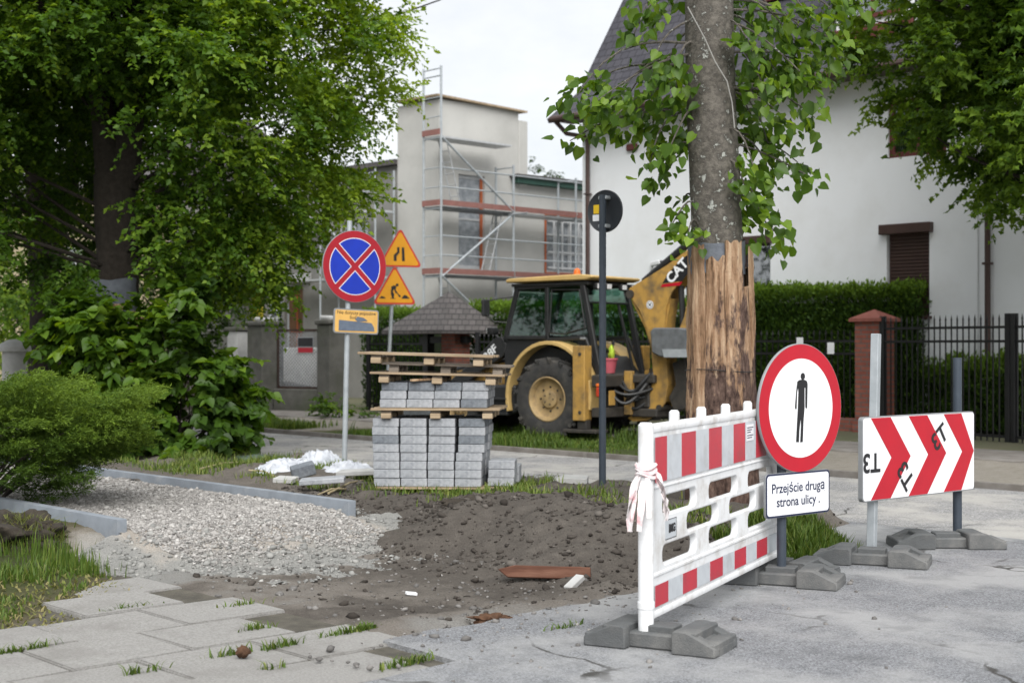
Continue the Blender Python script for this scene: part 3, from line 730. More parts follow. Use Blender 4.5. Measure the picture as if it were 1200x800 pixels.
# near verge: grass round the pallets, pole and tree
k = 42000
s = rng.uniform(-17.5,-6.2,k); n = rng.uniform(8.2,11.1,k)
p_ = np.where(s < -9.9, smv(n, 8.3, 8.9)*(1-.85*smv(n,10.1,10.7)), np.where((n > 8.75) & (s > -9.75), .7*(1-.9*smv(n,9.3,9.7)), 0))
p_ = np.where((s > -7.15) & (n > 8.6), .75*(1-smv(n,10.4,11)), p_)
keep = (rng.uniform(0,1,k) < p_) & clump_noise(s, n, 2.0, 107, .34, .58); s, n = s[keep], n[keep]
grass_patch('near_verge_grass', s, n, h_soil, .10*np.ones(len(s)), 'worn yellowish grass round the pallets and the sign post', w=.006, dry=.6, lean=.8)
k = 3000
s = rng.uniform(-6.75,-6.12,k); n = rng.uniform(8.55,9.75,k)
grass_patch('kerbside_grass', s, n, h_soil, .16*np.ones(k), 'fresh green grass beside the road between the two sign bases', w=.007, dry=.42)
tp = []
for x, y, c in ((272,766,60),(330,757,70),(410,741,110),(475,778,110),(428,737,60),(318,783,20),(300,737,50),(660,737,50),(150,714,50),(287,709,40),(30,762,60),(8,765,50),(165,787,40)):
    g = pg(x, y, -.01); 
    a = rng.normal(0,1,(c,2)); w_ = rng.uniform(.03,.07)
    q = np.array([g.x,g.y]) + a[:,:1]*np.array([[NX,NY]])*w_*1.6 + a[:,1:]*np.array([[SX,SY]])*.012
    tp.append(np.concatenate([q, np.full((c,1),-.015)],1))
tp = np.concatenate(tp)
blades('joint_grass', LF['grass'], tp, .05*np.ones(len(tp)), 'small grass tufts growing in the joints of the slabs', w=.005, lean=1.1, dry=.45)
k = 3500
s = rng.uniform(-9.4,-7.0,k); n = rng.uniform(2.8,5.0,k); q = (LQ(s,n)); keep = (q < -7.7) & (q > -8.9); s, n = s[keep], n[keep]
blades('dry_litter', LF['drygrass'], sn3(s, n, h_lawn(s,n)), .025*np.ones(len(s)), 'dry brown litter along the edge of the lawn', 'litter', w=.008, lean=2.0, dry=.6)
# ================================================================ BUILDINGS
def local_empty(name, label, cat, s, n, z=0, group=None, rz=TH): return thing(name, label, cat, W(s, n, z), rz, group)
def rect(x0, z0, x1, z1): return [(x0,z0),(x1,z0),(x1,z1),(x0,z1)]
def add_plate(name, outer, holes, th, mat, parent, loc=(0,0,0), rz=0, bev=0):
    me = plate(outer, holes, th, bev); me.materials.append(mat); finish(me, True, 40)
    o = link(name, me, parent); o.location = loc; o.rotation_euler = (0,0,rz); return o
def window(parent, x0, z0, x1, z1, y, fmat, gmat=None, mull=(), trans=(), fw=.06, label=None, sill=None, curtain=None, rz=0, depth=.05, backing=True):
    """a window set into the wall plane y (local), recessed away from the viewer"""
    mb = MB()
    mb.b2((x0,0,z0),(x0+fw,depth,z1)).b2((x1-fw,0,z0),(x1,depth,z1)).b2((x0+fw,0,z1-fw),(x1-fw,depth,z1)).b2((x0+fw,0,z0),(x1-fw,depth,z0+fw))
    for m_ in mull: mb.b2((m_-fw*.35,.004,z0+fw),(m_+fw*.35,depth-.004,z1-fw))
    for t_ in trans: mb.b2((x0+fw,.008,t_-fw*.3),(x1-fw,depth-.008,t_+fw*.3))
    o = mb.build('window', fmat, parent); o.location = (0,y,0) if rz == 0 else y; o.rotation_euler = (0,0,rz)
    if label: o['label'] = label
    g = MB().b2((x0+fw,depth*.5,z0+fw),(x1-fw,depth*.5+.006,z1-fw)).build('pane', gmat or M['winglass'], o)
    if curtain:
        cb = MB(); n_ = 28
        for i in range(n_):
            xa = x0+fw+(x1-x0-2*fw)*i/n_; xb = x0+fw+(x1-x0-2*fw)*(i+1)/n_
            ya = .16+.025*math.sin(i*1.3); yb = .16+.025*math.sin((i+1)*1.3)
            lo_a = z0+(z1-z0)*curtain+.10*abs(math.sin(i*.55)); lo_b = z0+(z1-z0)*curtain+.10*abs(math.sin((i+1)*.55))
            cb.quad((xa,ya,lo_a),(xb,yb,lo_b),(xb,yb,z1-fw),(xa,ya,z1-fw))
        cb.build('curtain', M['curtain'], o)
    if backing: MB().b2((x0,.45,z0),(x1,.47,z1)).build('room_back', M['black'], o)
    if sill: MB().b2((x0-.06,-.10-sill,z0-.05),(x1+.06,.0,z0-.002),.006).build('sill', M['brown'], o)
    return o
# ---- white house
HS, HN = -21.15, 22.7
hw = local_empty('white_house', 'white rendered house with steep dark shingle roof behind the hedge', 'house', HS, HN, .1)
def ht(x): k = (x-600)/F; return (k*31-1.71)/(.692+.722*k)
def hz_(x, y): return 1.6+(HY-y)*(31-.722*ht(x))/F-.1
openings = [(ht(866),2.03,ht(900),hz_(900,284)), (ht(1036),2.03,ht(1086),hz_(1060,272)), (ht(1038),hz_(1038,186),ht(1038)+1.15,6.02-.1)]
EAVE = 6.55
add_plate('wall', rect(0,-.2,14,EAVE), [rect(*o_) for o_ in openings], .30, M['wallwhite'], hw, (0,.15,0))
MB().prism([(0,-.2),(9,-.2),(9,EAVE),(0,EAVE)], 0, .3).build('wall', M['wallwhite'], hw).rotation_euler = (0,0,R(90))
MB().b2((0.302,.302,-.2),(14,9,EAVE-.3)).build('wall', M['wallwhite'], hw)
# gable triangle + roof
SL = math.tan(R(58))
def roof_pt(x, q): # q metres from the eave edge
    kick = .9
    z = EAVE-.08+(q*math.tan(R(38)) if q < kick else kick*math.tan(R(38))+(q-kick)*SL)
    return (x, -.55+q, z)
rb = MB()
for q0, q1 in ((0,.9),(.9,4.8)):
    a, b, c, d = roof_pt(-.85+.12*q0,q0), roof_pt(14.5,q0), roof_pt(14.5,q1), roof_pt(-.85+.12*min(q1,2),q1)
    rb.quad(a,b,c,d)
    o_ = Vector((0,.05,-.09))
    rb.quad(*(tuple(Vector(v)+o_) for v in (d,c,b,a)))
    rb.quad(a,d,tuple(Vector(d)+o_),tuple(Vector(a)+o_))
a, b = roof_pt(-.85,0), roof_pt(14.5,0); o_ = Vector((0,.05,-.09)); rb.quad(tuple(Vector(a)+o_),tuple(Vector(b)+o_),b,a)
roof = rb.build('roof', M['shingle'], hw, False)
# back roof slope and gable infill
zt = roof_pt(0,4.8)[2]
gb = MB().prism([(-.25,EAVE-.25),(.35,roof_pt(0,.9)[2]-.22),(4.25,zt-.25),(9,EAVE-.3)], -.28, -.02); g_ = gb.build('gable', M['wallwhite'], hw); g_.rotation_euler = (0,0,R(90)); g_.location=(.02,0,0)
MB().quad((-.62,4.26,zt-.02),(14.5,4.26,zt-.02),(14.5,9.6,EAVE-.1),(-.62,9.6,EAVE-.1)).build('roof', M['shingle'], hw, False)
MB().b2((-.60,-.52,EAVE-.17),(14.4,-.01,EAVE-.13)).build('soffit', M['brown'], hw)
# gutter: half round
gt = MB(); gt.tube([(-.66,-.62,EAVE-.12),(14.5,-.62,EAVE-.12)], .075, 10); gt.build('gutter', M['brown'], hw)
gt = MB(); gt.tube([(-.55,-.60,EAVE-.16),(-.45,-.35,EAVE-.42),(-.12,-.11,EAVE-.5),(-.06,-.09,EAVE-.62),(-.06,-.09,.05)], .05, 10)
for z in (1.2,3.0,4.8): gt.box((-.06,-.09,z),(.13,.13,.03))
gt.build('downpipe', M['brown'], hw)
xp = ht(1157)
gt = MB(); gt.tube([(xp,-.60,EAVE-.16),(xp,-.35,EAVE-.42),(xp,-.09,EAVE-.62),(xp,-.09,.05)], .05, 10)
for z in (1.2,2.9,4.6): gt.box((xp,-.09,z),(.14,.13,.04))
gt.build('downpipe', M['brown'], hw)
MB().tube([(xp-.22,-.012,EAVE-.3),(xp-.22,-.012,.1)], .012, 6).build('cable', M['whiteframe'], hw)
# windows: behind the trunk, shuttered, upper
x0,z0,x1,z1 = openings[0]; window(hw, x0,z0,x1,z1, .10, M['brown'], curtain=.35, fw=.05, backing=True)
MB().b2((x0-.10,-.10,z1-.02),(x1+.05,.02,z1+.14),.01).build('shutter_box', M['brown'], hw)
x0,z0,x1,z1 = openings[1]
sh = MB()
nsl = int((z1-z0)/.062)
for i in range(nsl): sh.box(((x0+x1)/2,.09,z0+(i+.5)*(z1-z0)/nsl),(x1-x0-.02,.022,(z1-z0)/nsl-.012),None,.007)
sh.b2((x0,.11,z0),(x1,.13,z1)); 
sh.build('shutter', M['brown'], hw)
MB().b2((x0-.10,-.13,z1-.03),(x1+.08,.02,z1+.15),.012).build('shutter_box', M['brown'], hw)
MB().b2((x0-.05,-.08,z0-.06),(x1+.05,.05,z0-.002),.006).build('sill', M['brown'], hw)
x0,z0,x1,z1 = openings[2]; window(hw, x0,z0,x1,z1, .04, M['redframe'], fw=.10, sill=.0, curtain=.05, mull=((x0+x1)/2,))
# dormers with red frames
for xa, xb, q in ((ht(862),ht(888),1.75),(ht(972),ht(1045),.93)):
    zq = roof_pt(0,q)[2]; yq = roof_pt(0,q)[1]
    d = MB().b2((xa-.15,yq,zq+.05),(xb+.15,yq+2.2,zq+1.75)).build('dormer', M['wallwhite'], hw)
    window(d, xa,zq+.35,xb,zq+1.55, yq-.06, M['redframe'], M['winglass'], fw=.08, mull=((xa+xb)/2,), backing=False)
    MB().b2((xa-.2,yq-.10,zq-.02),(xb+.2,yq-.002,zq+.22),.01).build('dormer_sill', M['redframe'], d)
    MB().b2((xa-.3,yq-.3,zq+1.76),(xb+.3,yq+2.4,zq+1.86)).build('dormer_roof', M['shingle'], d)
# alarm box, camera on the wall
xa = ht(740); za = hz_(740,158)
al = thing('alarm_box', 'small white alarm box with red base high on the white house wall', 'alarm box', W(HS,HN,0), TH)
MB().b2((xa-.15,-.09,za-.10),(xa+.14,-.002,za+.26),.02).build('housing', M['whiteframe'], al)
MB().b2((xa-.15,-.088,za-.24),(xa+.14,-.003,za-.103),.02).build('strobe', M['redframe'], al)
xa = ht(768); za = hz_(768,312)+.1
al = thing('security_camera', 'small white security camera on a bracket on the white house wall', 'camera', W(HS,HN,0), TH)
MB().b2((xa-.16,-.06,za-.08),(xa-.05,-.002,za+.08),.01).tube([(xa-.1,-.06,za),(xa+.02,-.16,za+.02)],.018,6).build('bracket', M['whiteframe'], al)
MB().box((xa+.12,-.18,za+.05),(.26,.10,.10),(0,R(-8),0),.02).build('camera_body', M['whiteframe'], al)
MB().box((xa+.255,-.18,za+.07),(.012,.07,.07),(0,R(-8),0),.01).build('lens', M['black'], al)
# ---- grey building under renovation
BS, BN = -28.8, 24.9
gb_ = local_empty('grey_building', 'grey rendered building with a flat-roofed tower being renovated', 'building', BS, BN, 0)
TWH = 8.2
# tower body: x from -1.75..0, y 0..2.95 ; the face x=0 looks along the street
hd = rect(.70,3.70,1.66,6.25)
add_plate('wall', rect(0,-.2,2.95,TWH), [hd], .3, M['wallgrey'], gb_, (-.15,0,0), R(90))
add_plate('wall', rect(-1.75,-.2,-.302,TWH), [], .3, M['wallgrey'], gb_, (0,.15,0))
MB().b2((-1.75,.302,-.2),(-.302,2.95,TWH)).build('wall', M['wallgrey'], gb_)
MB().box((-.78,1.5,TWH+.05),(1.85,3.35,.05),(R(-1.5),R(1.0),0)).build('roof_board', M['pallet'], gb_)
MB().b2((-.9,2.953,6.1),(.03,3.3,TWH-.25),.02).build('chimney', M['wallgrey'], gb_)
# balcony door wrapped in sheet, orange frame
wd = window(gb_, .70,3.70,1.66,6.25, (-.10,0,0), M['alu'], M['plastic'], fw=.09, trans=(5.05,), rz=R(90), depth=.05, label='tall balcony window wrapped in clear sheet with one orange jamb')
MB().b2((-.16,1.57,3.7),(-.085,1.665,6.25)).build('door_jamb', M['orangewood'], gb_)
# wing to the right (same plane, lower), green fascia
WH = 6.15
hw2 = rect(4.05,3.72,6.1,5.35)
add_plate('wall', rect(2.952,-.2,9.5,WH), [hw2], .3, M['wallgrey'], gb_, (-.16,0,0), R(90))
MB().b2((-9,2.96,-.2),(-.4,9.5,WH-.02)).build('wall', M['wallgrey'], gb_)
MB().b2((-9,2.7,WH+.003),(.25,9.7,WH+.16),.01).build('fascia', M['greenfascia'], gb_)
MB().b2((-9,2.6,WH+.163),(.35,9.8,WH+.24),.01).build('roof', M['shingle2'], gb_)
window(gb_, 4.05,3.72,6.1,5.35, (-.08,0,0), M['whiteframe'], M['plastic'], fw=.06, rz=R(90), mull=(4.56,5.08,5.59), trans=(4.25,4.8), label='wide window with white grille covered in clear sheet')
MB().b2((.002,4.0,3.66),(.03,6.15,3.718)).b2((.002,4.0,5.352),(.03,6.15,5.41)).b2((.002,3.99,3.719),(.03,4.048,5.351)).b2((.002,6.102,3.719),(.03,6.15,5.351)).build('window_surround', M['orangewood'], gb_)
gr = MB()
for i in range(1,6): gr.b2((-.02,4.05+i*.34-.025,3.80),(.01,4.05+i*.34+.025,5.2))
for z in (3.85,4.3,4.8,5.2): gr.b2((-.025,4.15,z-.025),(.005,6.0,z+.025))
gr.build('window_grille', M['whiteframe'], gb_)
# low block to the left along the street
hl = [rect(-9.35,1.3,-8.45,3.35), rect(-8.25,1.55,-7.45,3.3), rect(-7.3,.5,-6.35,3.4), rect(-4.6,3.6,-3.2,5.2), rect(-13.5,1.3,-12.2,3.0)]
add_plate('wall', rect(-18,-.2,-1.752,6.6), hl, .3, M['wallshade'], gb_, (0,.25,0))
MB().b2((-18,.405,-.2),(-1.752,8,6.58)).build('wall', M['wallshade'], gb_)
MB().b2((-18.3,-.1,6.602),(-1.753,8.2,6.75)).build('roof', M['shingle2'], gb_)
MB().b2((-9.35,.30,1.3),(-8.45,.34,3.35)).build('yellow_panel', M['yellowpanel'], gb_)
window(gb_, -8.25,1.55,-7.45,3.3, .18, M['whiteframe'], trans=(2.45,), fw=.06, mull=(-7.85,), backing=False)
dr = MB().b2((-7.3,.24,.5),(-6.35,.30,3.4)).build('door', M['doorbrown'], gb_); dr['label'] = 'brown timber door with orange rails'
MB().b2((-7.28,.225,2.0),(-6.37,.238,2.06)).b2((-6.86,.225,.5),(-6.80,.238,3.4)).build('door_rail', M['orangewood'], dr)
window(gb_, -4.6,3.6,-3.2,5.2, .18, M['whiteframe'], mull=(-3.9,), backing=False)
window(gb_, -13.5,1.3,-12.2,3.0, .18, M['whiteframe'], mull=(-12.85,), backing=False)
MB().b2((-10.2,-.06,3.55),(-5.9,.095,3.75),.01).build('ledge', M['paleconc'], gb_)
# ---- distant pale house at the far left
bh = local_empty('beige_house', 'pale beige house half hidden behind the tall tree at the left', 'house', -47, 24, 0)
add_plate('wall', rect(-10,-.2,4,7.0), [rect(-4.5,3.6,-3.2,5.2), rect(-1.5,3.6,-.2,5.2), rect(1.5,3.6,2.8,5.2)], .3, M['wallbeige'], bh, (0,.15,0))
MB().b2((-10,.302,-.2),(4,8,6.98)).build('wall', M['wallbeige'], bh)
MB().prism([(-.4,7.003),(4,9.6),(8.4,7.003)], -4.3, 10.3).build('roof', M['shingle2'], bh).rotation_euler = (0,0,R(90))
for xx in (-4.5,-1.5,1.5): window(bh, xx,3.6,xx+1.3,5.2, .08, M['whiteframe'], mull=(xx+.65,), backing=False)
# ---- scaffolding along the tower face
sc = local_empty('scaffold', 'tall galvanised frame scaffold with red toe boards along the grey tower', 'scaffold', 0, 0, 0)
XO, XI = -27.85, -28.55
LV = [1.6, 3.45, 5.22, 7.05]
NB = [24.15, 26.75, 29.2, 31.7]
tops = [8.85, 6.5, 6.35, 6.35]
for i, nb in enumerate(NB):
    top = tops[i]
    fr = MB(); fr.tube([(XO,nb,.1),(XO,nb,top)], .032, 8).tube([(XI,nb,.1),(XI,nb,top)], .032, 8)
    for z in LV:
        if z < top: fr.tube([(XO,nb,z-.06),(XI,nb,z-.06)], .022, 6)
    if i == 0: fr.tube([(XO,nb,top-.25),(XI,nb,top-.25)], .02, 6)
    fr.tube([(XO,nb,top-.06),(XI,nb,top-.06)], .018, 6)
    fr.build('frame', M['galv'], sc)
for i, z in enumerate(LV):
    for b in range(3):
        if z > 7 and b > 0: continue
        n0, n1 = NB[b]+.03, NB[b+1]-.03
        MB().b2((XI+.03,n0,z-.05),(XO-.03,n1,z)).build('deck', M['alu'] if b or z>7 else M['steelgrey'], sc)
        if z < 7:
            MB().b2((XO+.03,n0,z+.02),(XO+.06,n1,z+.16)).build('toe_board', M['deckwood'], sc)
        for hh in (.5,1.0):
            if z+hh < 6.5: MB().tube([(XO,NB[b],z+hh),(XO,NB[b+1],z+hh)], .023, 6).build('guard_rail', M['galv'], sc)
    MB().b2((XI,NB[0]-.06,z+.02),(XO,NB[0]-.03,z+.17)).build('toe_board', M['deckwood'], sc)
    for hh in (.5,1.0): MB().tube([(XO,NB[0],z+hh),(XI,NB[0],z+hh)], .016, 6).build('guard_rail', M['galv'], sc)
for a, b in (((24.15,7.0),(26.75,5.2)), ((26.75,5.2),(24.15,3.4)), ((24.15,3.4),(26.75,1.6))):
    MB().tube([(XO+.04,a[0],a[1]),(XO+.04,b[0],b[1])], .030, 6).build('brace', M['galv'], sc)
MB().tube([(XI+.5,26.6,5.15),(XO+.7,26.6,5.15)], .02, 6).build('brace', M['galv'], sc)
def ladder(n0, n1, z0, z1):
    l = MB(); w = .16
    for sx_ in (-w, w): l.tube([(-28.2+sx_,n0,z0),(-28.2+sx_,n1,z1)], .018, 6)
    k_ = int((z1-z0)/.27)
    for i in range(1,k_):
        t = i/k_; l.tube([(-28.2-w,n0+(n1-n0)*t,z0+(z1-z0)*t),(-28.2+w,n0+(n1-n0)*t,z0+(z1-z0)*t)], .013, 5)
    l.build('ladder', M['alu'], sc)
ladder(25.0,24.5,5.25,7.0); ladder(26.0,26.5,3.5,5.2); ladder(25.0,24.5,1.65,3.4)
sc2 = local_empty('scaffold', 'smaller scaffold on the grey street wall between the tree and the tower', 'scaffold', 0, 0, 0)
for ss in (-30.4,-32.9,-35.4):
    f_ = MB()
    for nn in (24.0,24.65): f_.tube([(ss,nn,.1),(ss,nn,6.4)], .026, 8)
    for z in (1.6,3.5,5.3): f_.tube([(ss,24.0,z-.06),(ss,24.65,z-.06)], .022, 6)
    f_.build('frame', M['galv'], sc2)
for z in (3.5,5.3):
    for ss in (-30.4,-32.9):
        MB().b2((ss-2.47,24.03,z-.05),(ss-.03,24.62,z)).build('deck', M['alu'], sc2)
        for hh in (.5,1.0): MB().tube([(ss,24.0,z+hh),(ss-2.5,24.0,z+hh)], .023, 6).build('guard_rail', M['galv'], sc2)
MB().tube([(-30.4,23.95,3.4),(-32.9,23.95,5.25)], .030, 6).build('brace', M['galv'], sc2)
# ---- sky canopy over the gate: dark shingled little roof on brick pillar
def canopy():
    p = px(521,388,31.2); s0, n0 = to_sn(p)
    e = local_empty('gate_canopy', 'small dark shingled pyramid roof over a garden gate on brick pillar', 'gate canopy', s0, n0, 0)
    w, dpt, z0, z1 = 1.02, .95, 1.93, 2.78
    mb = MB(); ap = (.15,0,z1)
    c_ = [(-w,-dpt,z0),(w,-dpt,z0),(w,dpt,z0),(-w,dpt,z0)]
    for i in range(4): mb.quad(c_[i], c_[(i+1)%4], ap)
    lo = [(v[0],v[1],z0-.07) for v in c_]
    for i in range(4): mb.quad(lo[i], lo[(i+1)%4], c_[(i+1)%4], c_[i])
    mb.quad(*lo[::-1]); mb.build('roof', M['shingle2'], e, False)
    MB().b2((.15,-.22,.05),(.58,.22,1.86)).build('pillar', M['brick'], e)
    MB().b2((-.62,-.1,.05),(-.46,.1,1.86)).build('post', M['fenceblack'], e)
    MB().b2((-.8,-.06,1.66),(.8,.06,1.80)).build('beam', M['fenceblack'], e)
canopy()
# ================================================================ FENCES, GATES
def bar_fence(pts, z0, h, label, name='iron_fence', post_every=2.6, posts=True, cat='fence', spear=True):
    a, b = W(*pts[0]), W(*pts[1]); L = (b-a).length; rz = math.atan2(b.y-a.y, b.x-a.x)
    e = thing(name, label, cat, (a.x,a.y,z0), rz)
    for z in (.14, h-.38, h-.16): MB().b2((0,-.02,z-.02),(L,.02,z+.02)).build('rail', M['fenceblack'], e)
    bars = MB(); n_ = int(L/.115)
    for i in range(n_):
        x = (i+.5)*L/n_
        bars.b2((x-.009,-.009,.05),(x+.009,.009,h-.04))
        if spear:
            t = bmesh.new(); bmesh.ops.create_cone(t, segments=4, radius1=.022, radius2=.001, depth=.09); bars._merge(t, Matrix.Translation((x,0,h+.005)))
    bars.build('bars', M['fenceblack'], e)
    if posts:
        k_ = max(1, int(round(L/post_every)))
        for i in range(k_+1):
            x = i*L/k_; MB().b2((x-.045,-.045,-.1),(x+.045,.045,h+.05),.006).build('post', M['fenceblack'], e)
    return e
def sn_at(x, d): return to_sn(px(x, 405, d))
P0 = sn_at(1025, 24.6)
bar_fence((sn_at(560,30.0), (P0[0]-.3,P0[1])), .12, 1.72, 'black iron bar fence in front of the tall hedge, left of the brick pillar')
bar_fence((sn_at(432,33.0), sn_at(498,31.6)), .12, 1.9, 'black iron bar fence between the old gate pillar and the small roof')
bar_fence(((P0[0]+.32,P0[1]-.25), sn_at(1182,22.0)), .05, 2.0, 'black iron sliding gate with spear tips right of the brick pillar', 'iron_gate', 6, True, 'gate')
bar_fence(((sn_at(1189,21.9)), sn_at(1330,19.6)), .05, 2.0, 'black iron fence running out of the right edge of the photo', 'iron_fence', 3)
# brick pillar at the gate
e = local_empty('gate_pillar', 'red brick gate pillar with tiled pyramid cap', 'pillar', P0[0], P0[1], .08)
MB().b2((-.27,-.27,-.1),(.27,.27,.27)).build('plinth', M['brick'], e)
MB().b2((-.24,-.24,.272),(.24,.24,1.93)).build('shaft', M['brick'], e)
mb = MB(); mb.b2((-.32,-.32,1.932),(.32,.32,1.99),.006)
for i in range(4):
    c_ = [(-.31,-.31,1.992),(.31,-.31,1.992),(.31,.31,1.992),(-.31,.31,1.992)]; mb.quad(c_[i], c_[(i+1)%4], (0,0,2.15))
mb.build('cap', M['capred'], e, False)
MB().b2((.10,-.30,.95),(.26,-.243,1.45),.01).build('intercom', M['fenceblack'], e)
q0, q1 = W(*sn_at(880,26.8)), W(P0[0]-.275,P0[1]); 
pl = MB(); L = (q1-q0).length; pl.b2((0,-.13,-.1),(L,.13,.25),.01)
o = pl.build('plinth_wall', M['brick']); o.location = (q0.x,q0.y,.08); o.rotation_euler = (0,0,math.atan2(q1.y-q0.y,q1.x-q0.x)); tag(o, 'low brick plinth wall under the iron fence beside the gate pillar', 'wall')
for xx, lab in ((972,'small white notice on the iron fence nearest the brick pillar'),(936,'white notice on the iron fence just above the round pedestrian sign')):
    p = px(xx, 408 if xx > 950 else 402, 24.95 if xx > 950 else 25.4); nb = MB().b2((-.07,-.012,-.10),(.07,0,.10),.004).build('notice_plate', M['signwhite'])
    nb.location = p-Vector((0,.12,0)); nb.rotation_euler = (0,0,TH); tag(nb, lab, 'notice')
# old concrete gate pillars with mesh panel
g0, g1 = to_sn(px(311,405,33.5)), to_sn(px(389,405,32.6))
def old_pillar(sn, w, h, label):
    e = local_empty('concrete_pillar', label, 'pillar', sn[0], sn[1], 0)
    MB().b2((-w/2,-w/2,-.1),(w/2,w/2,h-.22),.02).build('shaft', M['concrete'], e)
    MB().b2((-w/2-.05,-w/2-.05,h-.218),(w/2+.05,w/2+.05,h-.10),.03).build('cap', M['concrete'], e)
    MB().box((-.05,0,h-.06),(.4,.34,.08),(0,R(5),0),.02).build('coping', M['paleconc'], e)
old_pillar(g0, .62, 2.28, 'weathered grey concrete pillar left of the wire mesh panel')
old_pillar(g1, .50, 2.30, 'weathered grey concrete pillar right of the wire mesh panel')
a, b = W(*g0), W(*g1); L = (b-a).length; rz = math.atan2(b.y-a.y, b.x-a.x)
lw = MB().b2((.33,-.14,-.1),(L-.27,.14,.60),.02).build('low_wall', M['concrete']); lw.location = (a.x,a.y,0); lw.rotation_euler = (0,0,rz); tag(lw, 'low mossy concrete wall under the wire mesh panel', 'wall')
mp_ = thing('mesh_panel', 'rusty framed wire mesh panel between the old concrete pillars', 'fence', (a.x,a.y,.603), rz)
x0, x1, h = .36, L-.30, 1.38
MB().b2((x0,-.02,0),(x0+.05,.02,h)).b2((x1-.05,-.02,0),(x1,.02,h)).b2((x0,-.021,h-.05),(x1,.021,h+.001)).b2((x0,-.021,0),(x1,.021,.05)).build('frame', pm('rust',(.05,.028,.02),(.03,.018,.014),9,.9), mp_)
ms = MB(); 
for sgn in (1,-1):
    k_ = -h
    while k_ < (x1-x0)+h:
        pts = []
        for z in (0, h):
            xx = k_+z if sgn > 0 else k_+h-z
            pts.append((xx, z))
        (xa,za),(xb,zb) = pts
        # clip to panel
        def clip(xa,za,xb,zb):
            w_ = x1-x0
            t0,t1 = 0,1; dx = xb-xa
            ta,tb = (0-xa)/dx,(w_-xa)/dx
            lo_,hi_ = min(ta,tb),max(ta,tb); t0=max(t0,lo_); t1=min(t1,hi_)
            return None if t0>=t1 else ((xa+dx*t0,za+(zb-za)*t0),(xa+dx*t1,za+(zb-za)*t1))
        r_ = clip(xa,za,xb,zb)
        if r_: ms.tube([(x0+r_[0][0],sgn*.003,r_[0][1]),(x0+r_[1][0],sgn*.003,r_[1][1])], .009, 4, False)
        k_ += .085
ms.build('wire_mesh', M['steelgrey'], mp_)
sg = MB().b2((L*.5,-.035,.82),(L*.5+.46,-.022,1.20),.004).build('warning_plate', M['signgrey']); sg.location = (a.x,a.y,.603); sg.rotation_euler=(0,0,rz); tag(sg,'small black and red notice hung on the wire mesh panel','notice')
MB().b2((L*.5+.02,-.0385,.98),(L*.5+.44,-.0352,1.18)).build('black_band', M['black'], sg); MB().b2((L*.5+.02,-.0385,.84),(L*.5+.44,-.0352,.955)).build('red_band', M['darkred'], sg)
# pale container and rubble seen through the mesh
ct = thing('building_waste_bag', 'pale grey bag of building rubble behind the wire mesh panel', 'bag', (a.x+.7*math.cos(rz)-.7*math.sin(rz)*-1, a.y+1.2, .1), rz)
MB().b2((-.35,.2,0),(1.0,.9,1.45),.08,2).build('bag_body', M['paleconc'], ct)
MB().box((.2,-.5,.45),(1.6,.5,.4),(0,R(8),R(5)),.06).build('rubble', M['greasy'], ct)
MB().bar((-.35,-.55,.5),(-.1,-.52,1.2),.06,.03).build('lath', M['galv'], ct)
# paler concrete pier left of the old gate
p = to_sn(px(280,405,34.5)); e = local_empty('garden_pier', 'narrow pale concrete pier standing left of the old gate pillar', 'pillar', p[0], p[1], 0)
MB().b2((-.22,-.2,-.1),(.22,.2,1.95),.02).build('shaft', M['paleconc'], e); MB().b2((-.27,-.25,1.953),(.27,.25,2.05),.02).build('cap', M['concrete'], e)
# small stone post with cap far left
p = px(17,402,24); e = thing('stone_post', 'round pale stone fence post with a domed cap behind the juniper', 'post', (p.x,p.y,0), 0)
mb = MB(); mb.lathe([(0,0),(.20,0),(.20,1.50),(0,1.50)], 20, Matrix.Rotation(R(90),4,'X')); mb.build('shaft', M['paleconc'], e)
mb = MB(); mb.lathe([(0,1.503),(.27,1.503),(.27,1.58),(.22,1.64),(.1,1.70),(0,1.71)], 20, Matrix.Rotation(R(90),4,'X')); mb.build('cap', M['paleconc'], e)
# timber slat fence at the far left behind the juniper
p0_, p1_ = px(60,405,25), px(290,405,29); e = thing('timber_fence', 'weathered timber picket fence half hidden by the leafy shoots', 'fence', (p0_.x,p0_.y,0), math.atan2(p1_.y-p0_.y,p1_.x-p0_.x))
L = (p1_-p0_).length; pk = MB()
for i in range(int(L/.22)): pk.b2((i*.22,-.012,.1),(i*.22+.09,.012,1.15+.03*math.sin(i*3)))
pk.build('pickets', M['palletgrey'], e); MB().b2((0,.013,.35),(L,.05,.43)).build('rail', M['palletgrey'], e); MB().b2((0,.013,.9),(L,.05,.98)).build('rail', M['palletgrey'], e)
# ================================================================ VEGETATION
def trunk_tube(mb, pts, rs, seg=20, rough=.06, seed=0):
    """a trunk with uneven girth and flutes"""
    n0 = len(mb.bm.verts); P = []
    for i in range(len(pts)-1):
        k = max(1, int((Vector(pts[i+1])-Vector(pts[i])).length/.09))
        for j in range(k): t = j/k; P.append((Vector(pts[i]).lerp(Vector(pts[i+1]), t), rs[i]+(rs[i+1]-rs[i])*t))
    P.append((Vector(pts[-1]), rs[-1]))
    mb.tube([p for p,_ in P], [r for _,r in P], seg)
    mb.bm.verts.ensure_lookup_table()
    vs = mb.bm.verts[n0:]
    for i, v in enumerate(vs):
        row = i//seg
        if row >= len(P): continue
        c, r = P[row]; d = v.co-c
        if d.length < 1e-5: continue
        a = math.atan2(d.y, d.x)
        k = mnoise.noise(Vector((math.cos(a)*1.6, math.sin(a)*1.6, c.z*.7+seed)))*rough*1.6+mnoise.noise(Vector((math.cos(a)*7, math.sin(a)*7, c.z*2.2+seed)))*rough*.55
        v.co = c+d*(1+k)
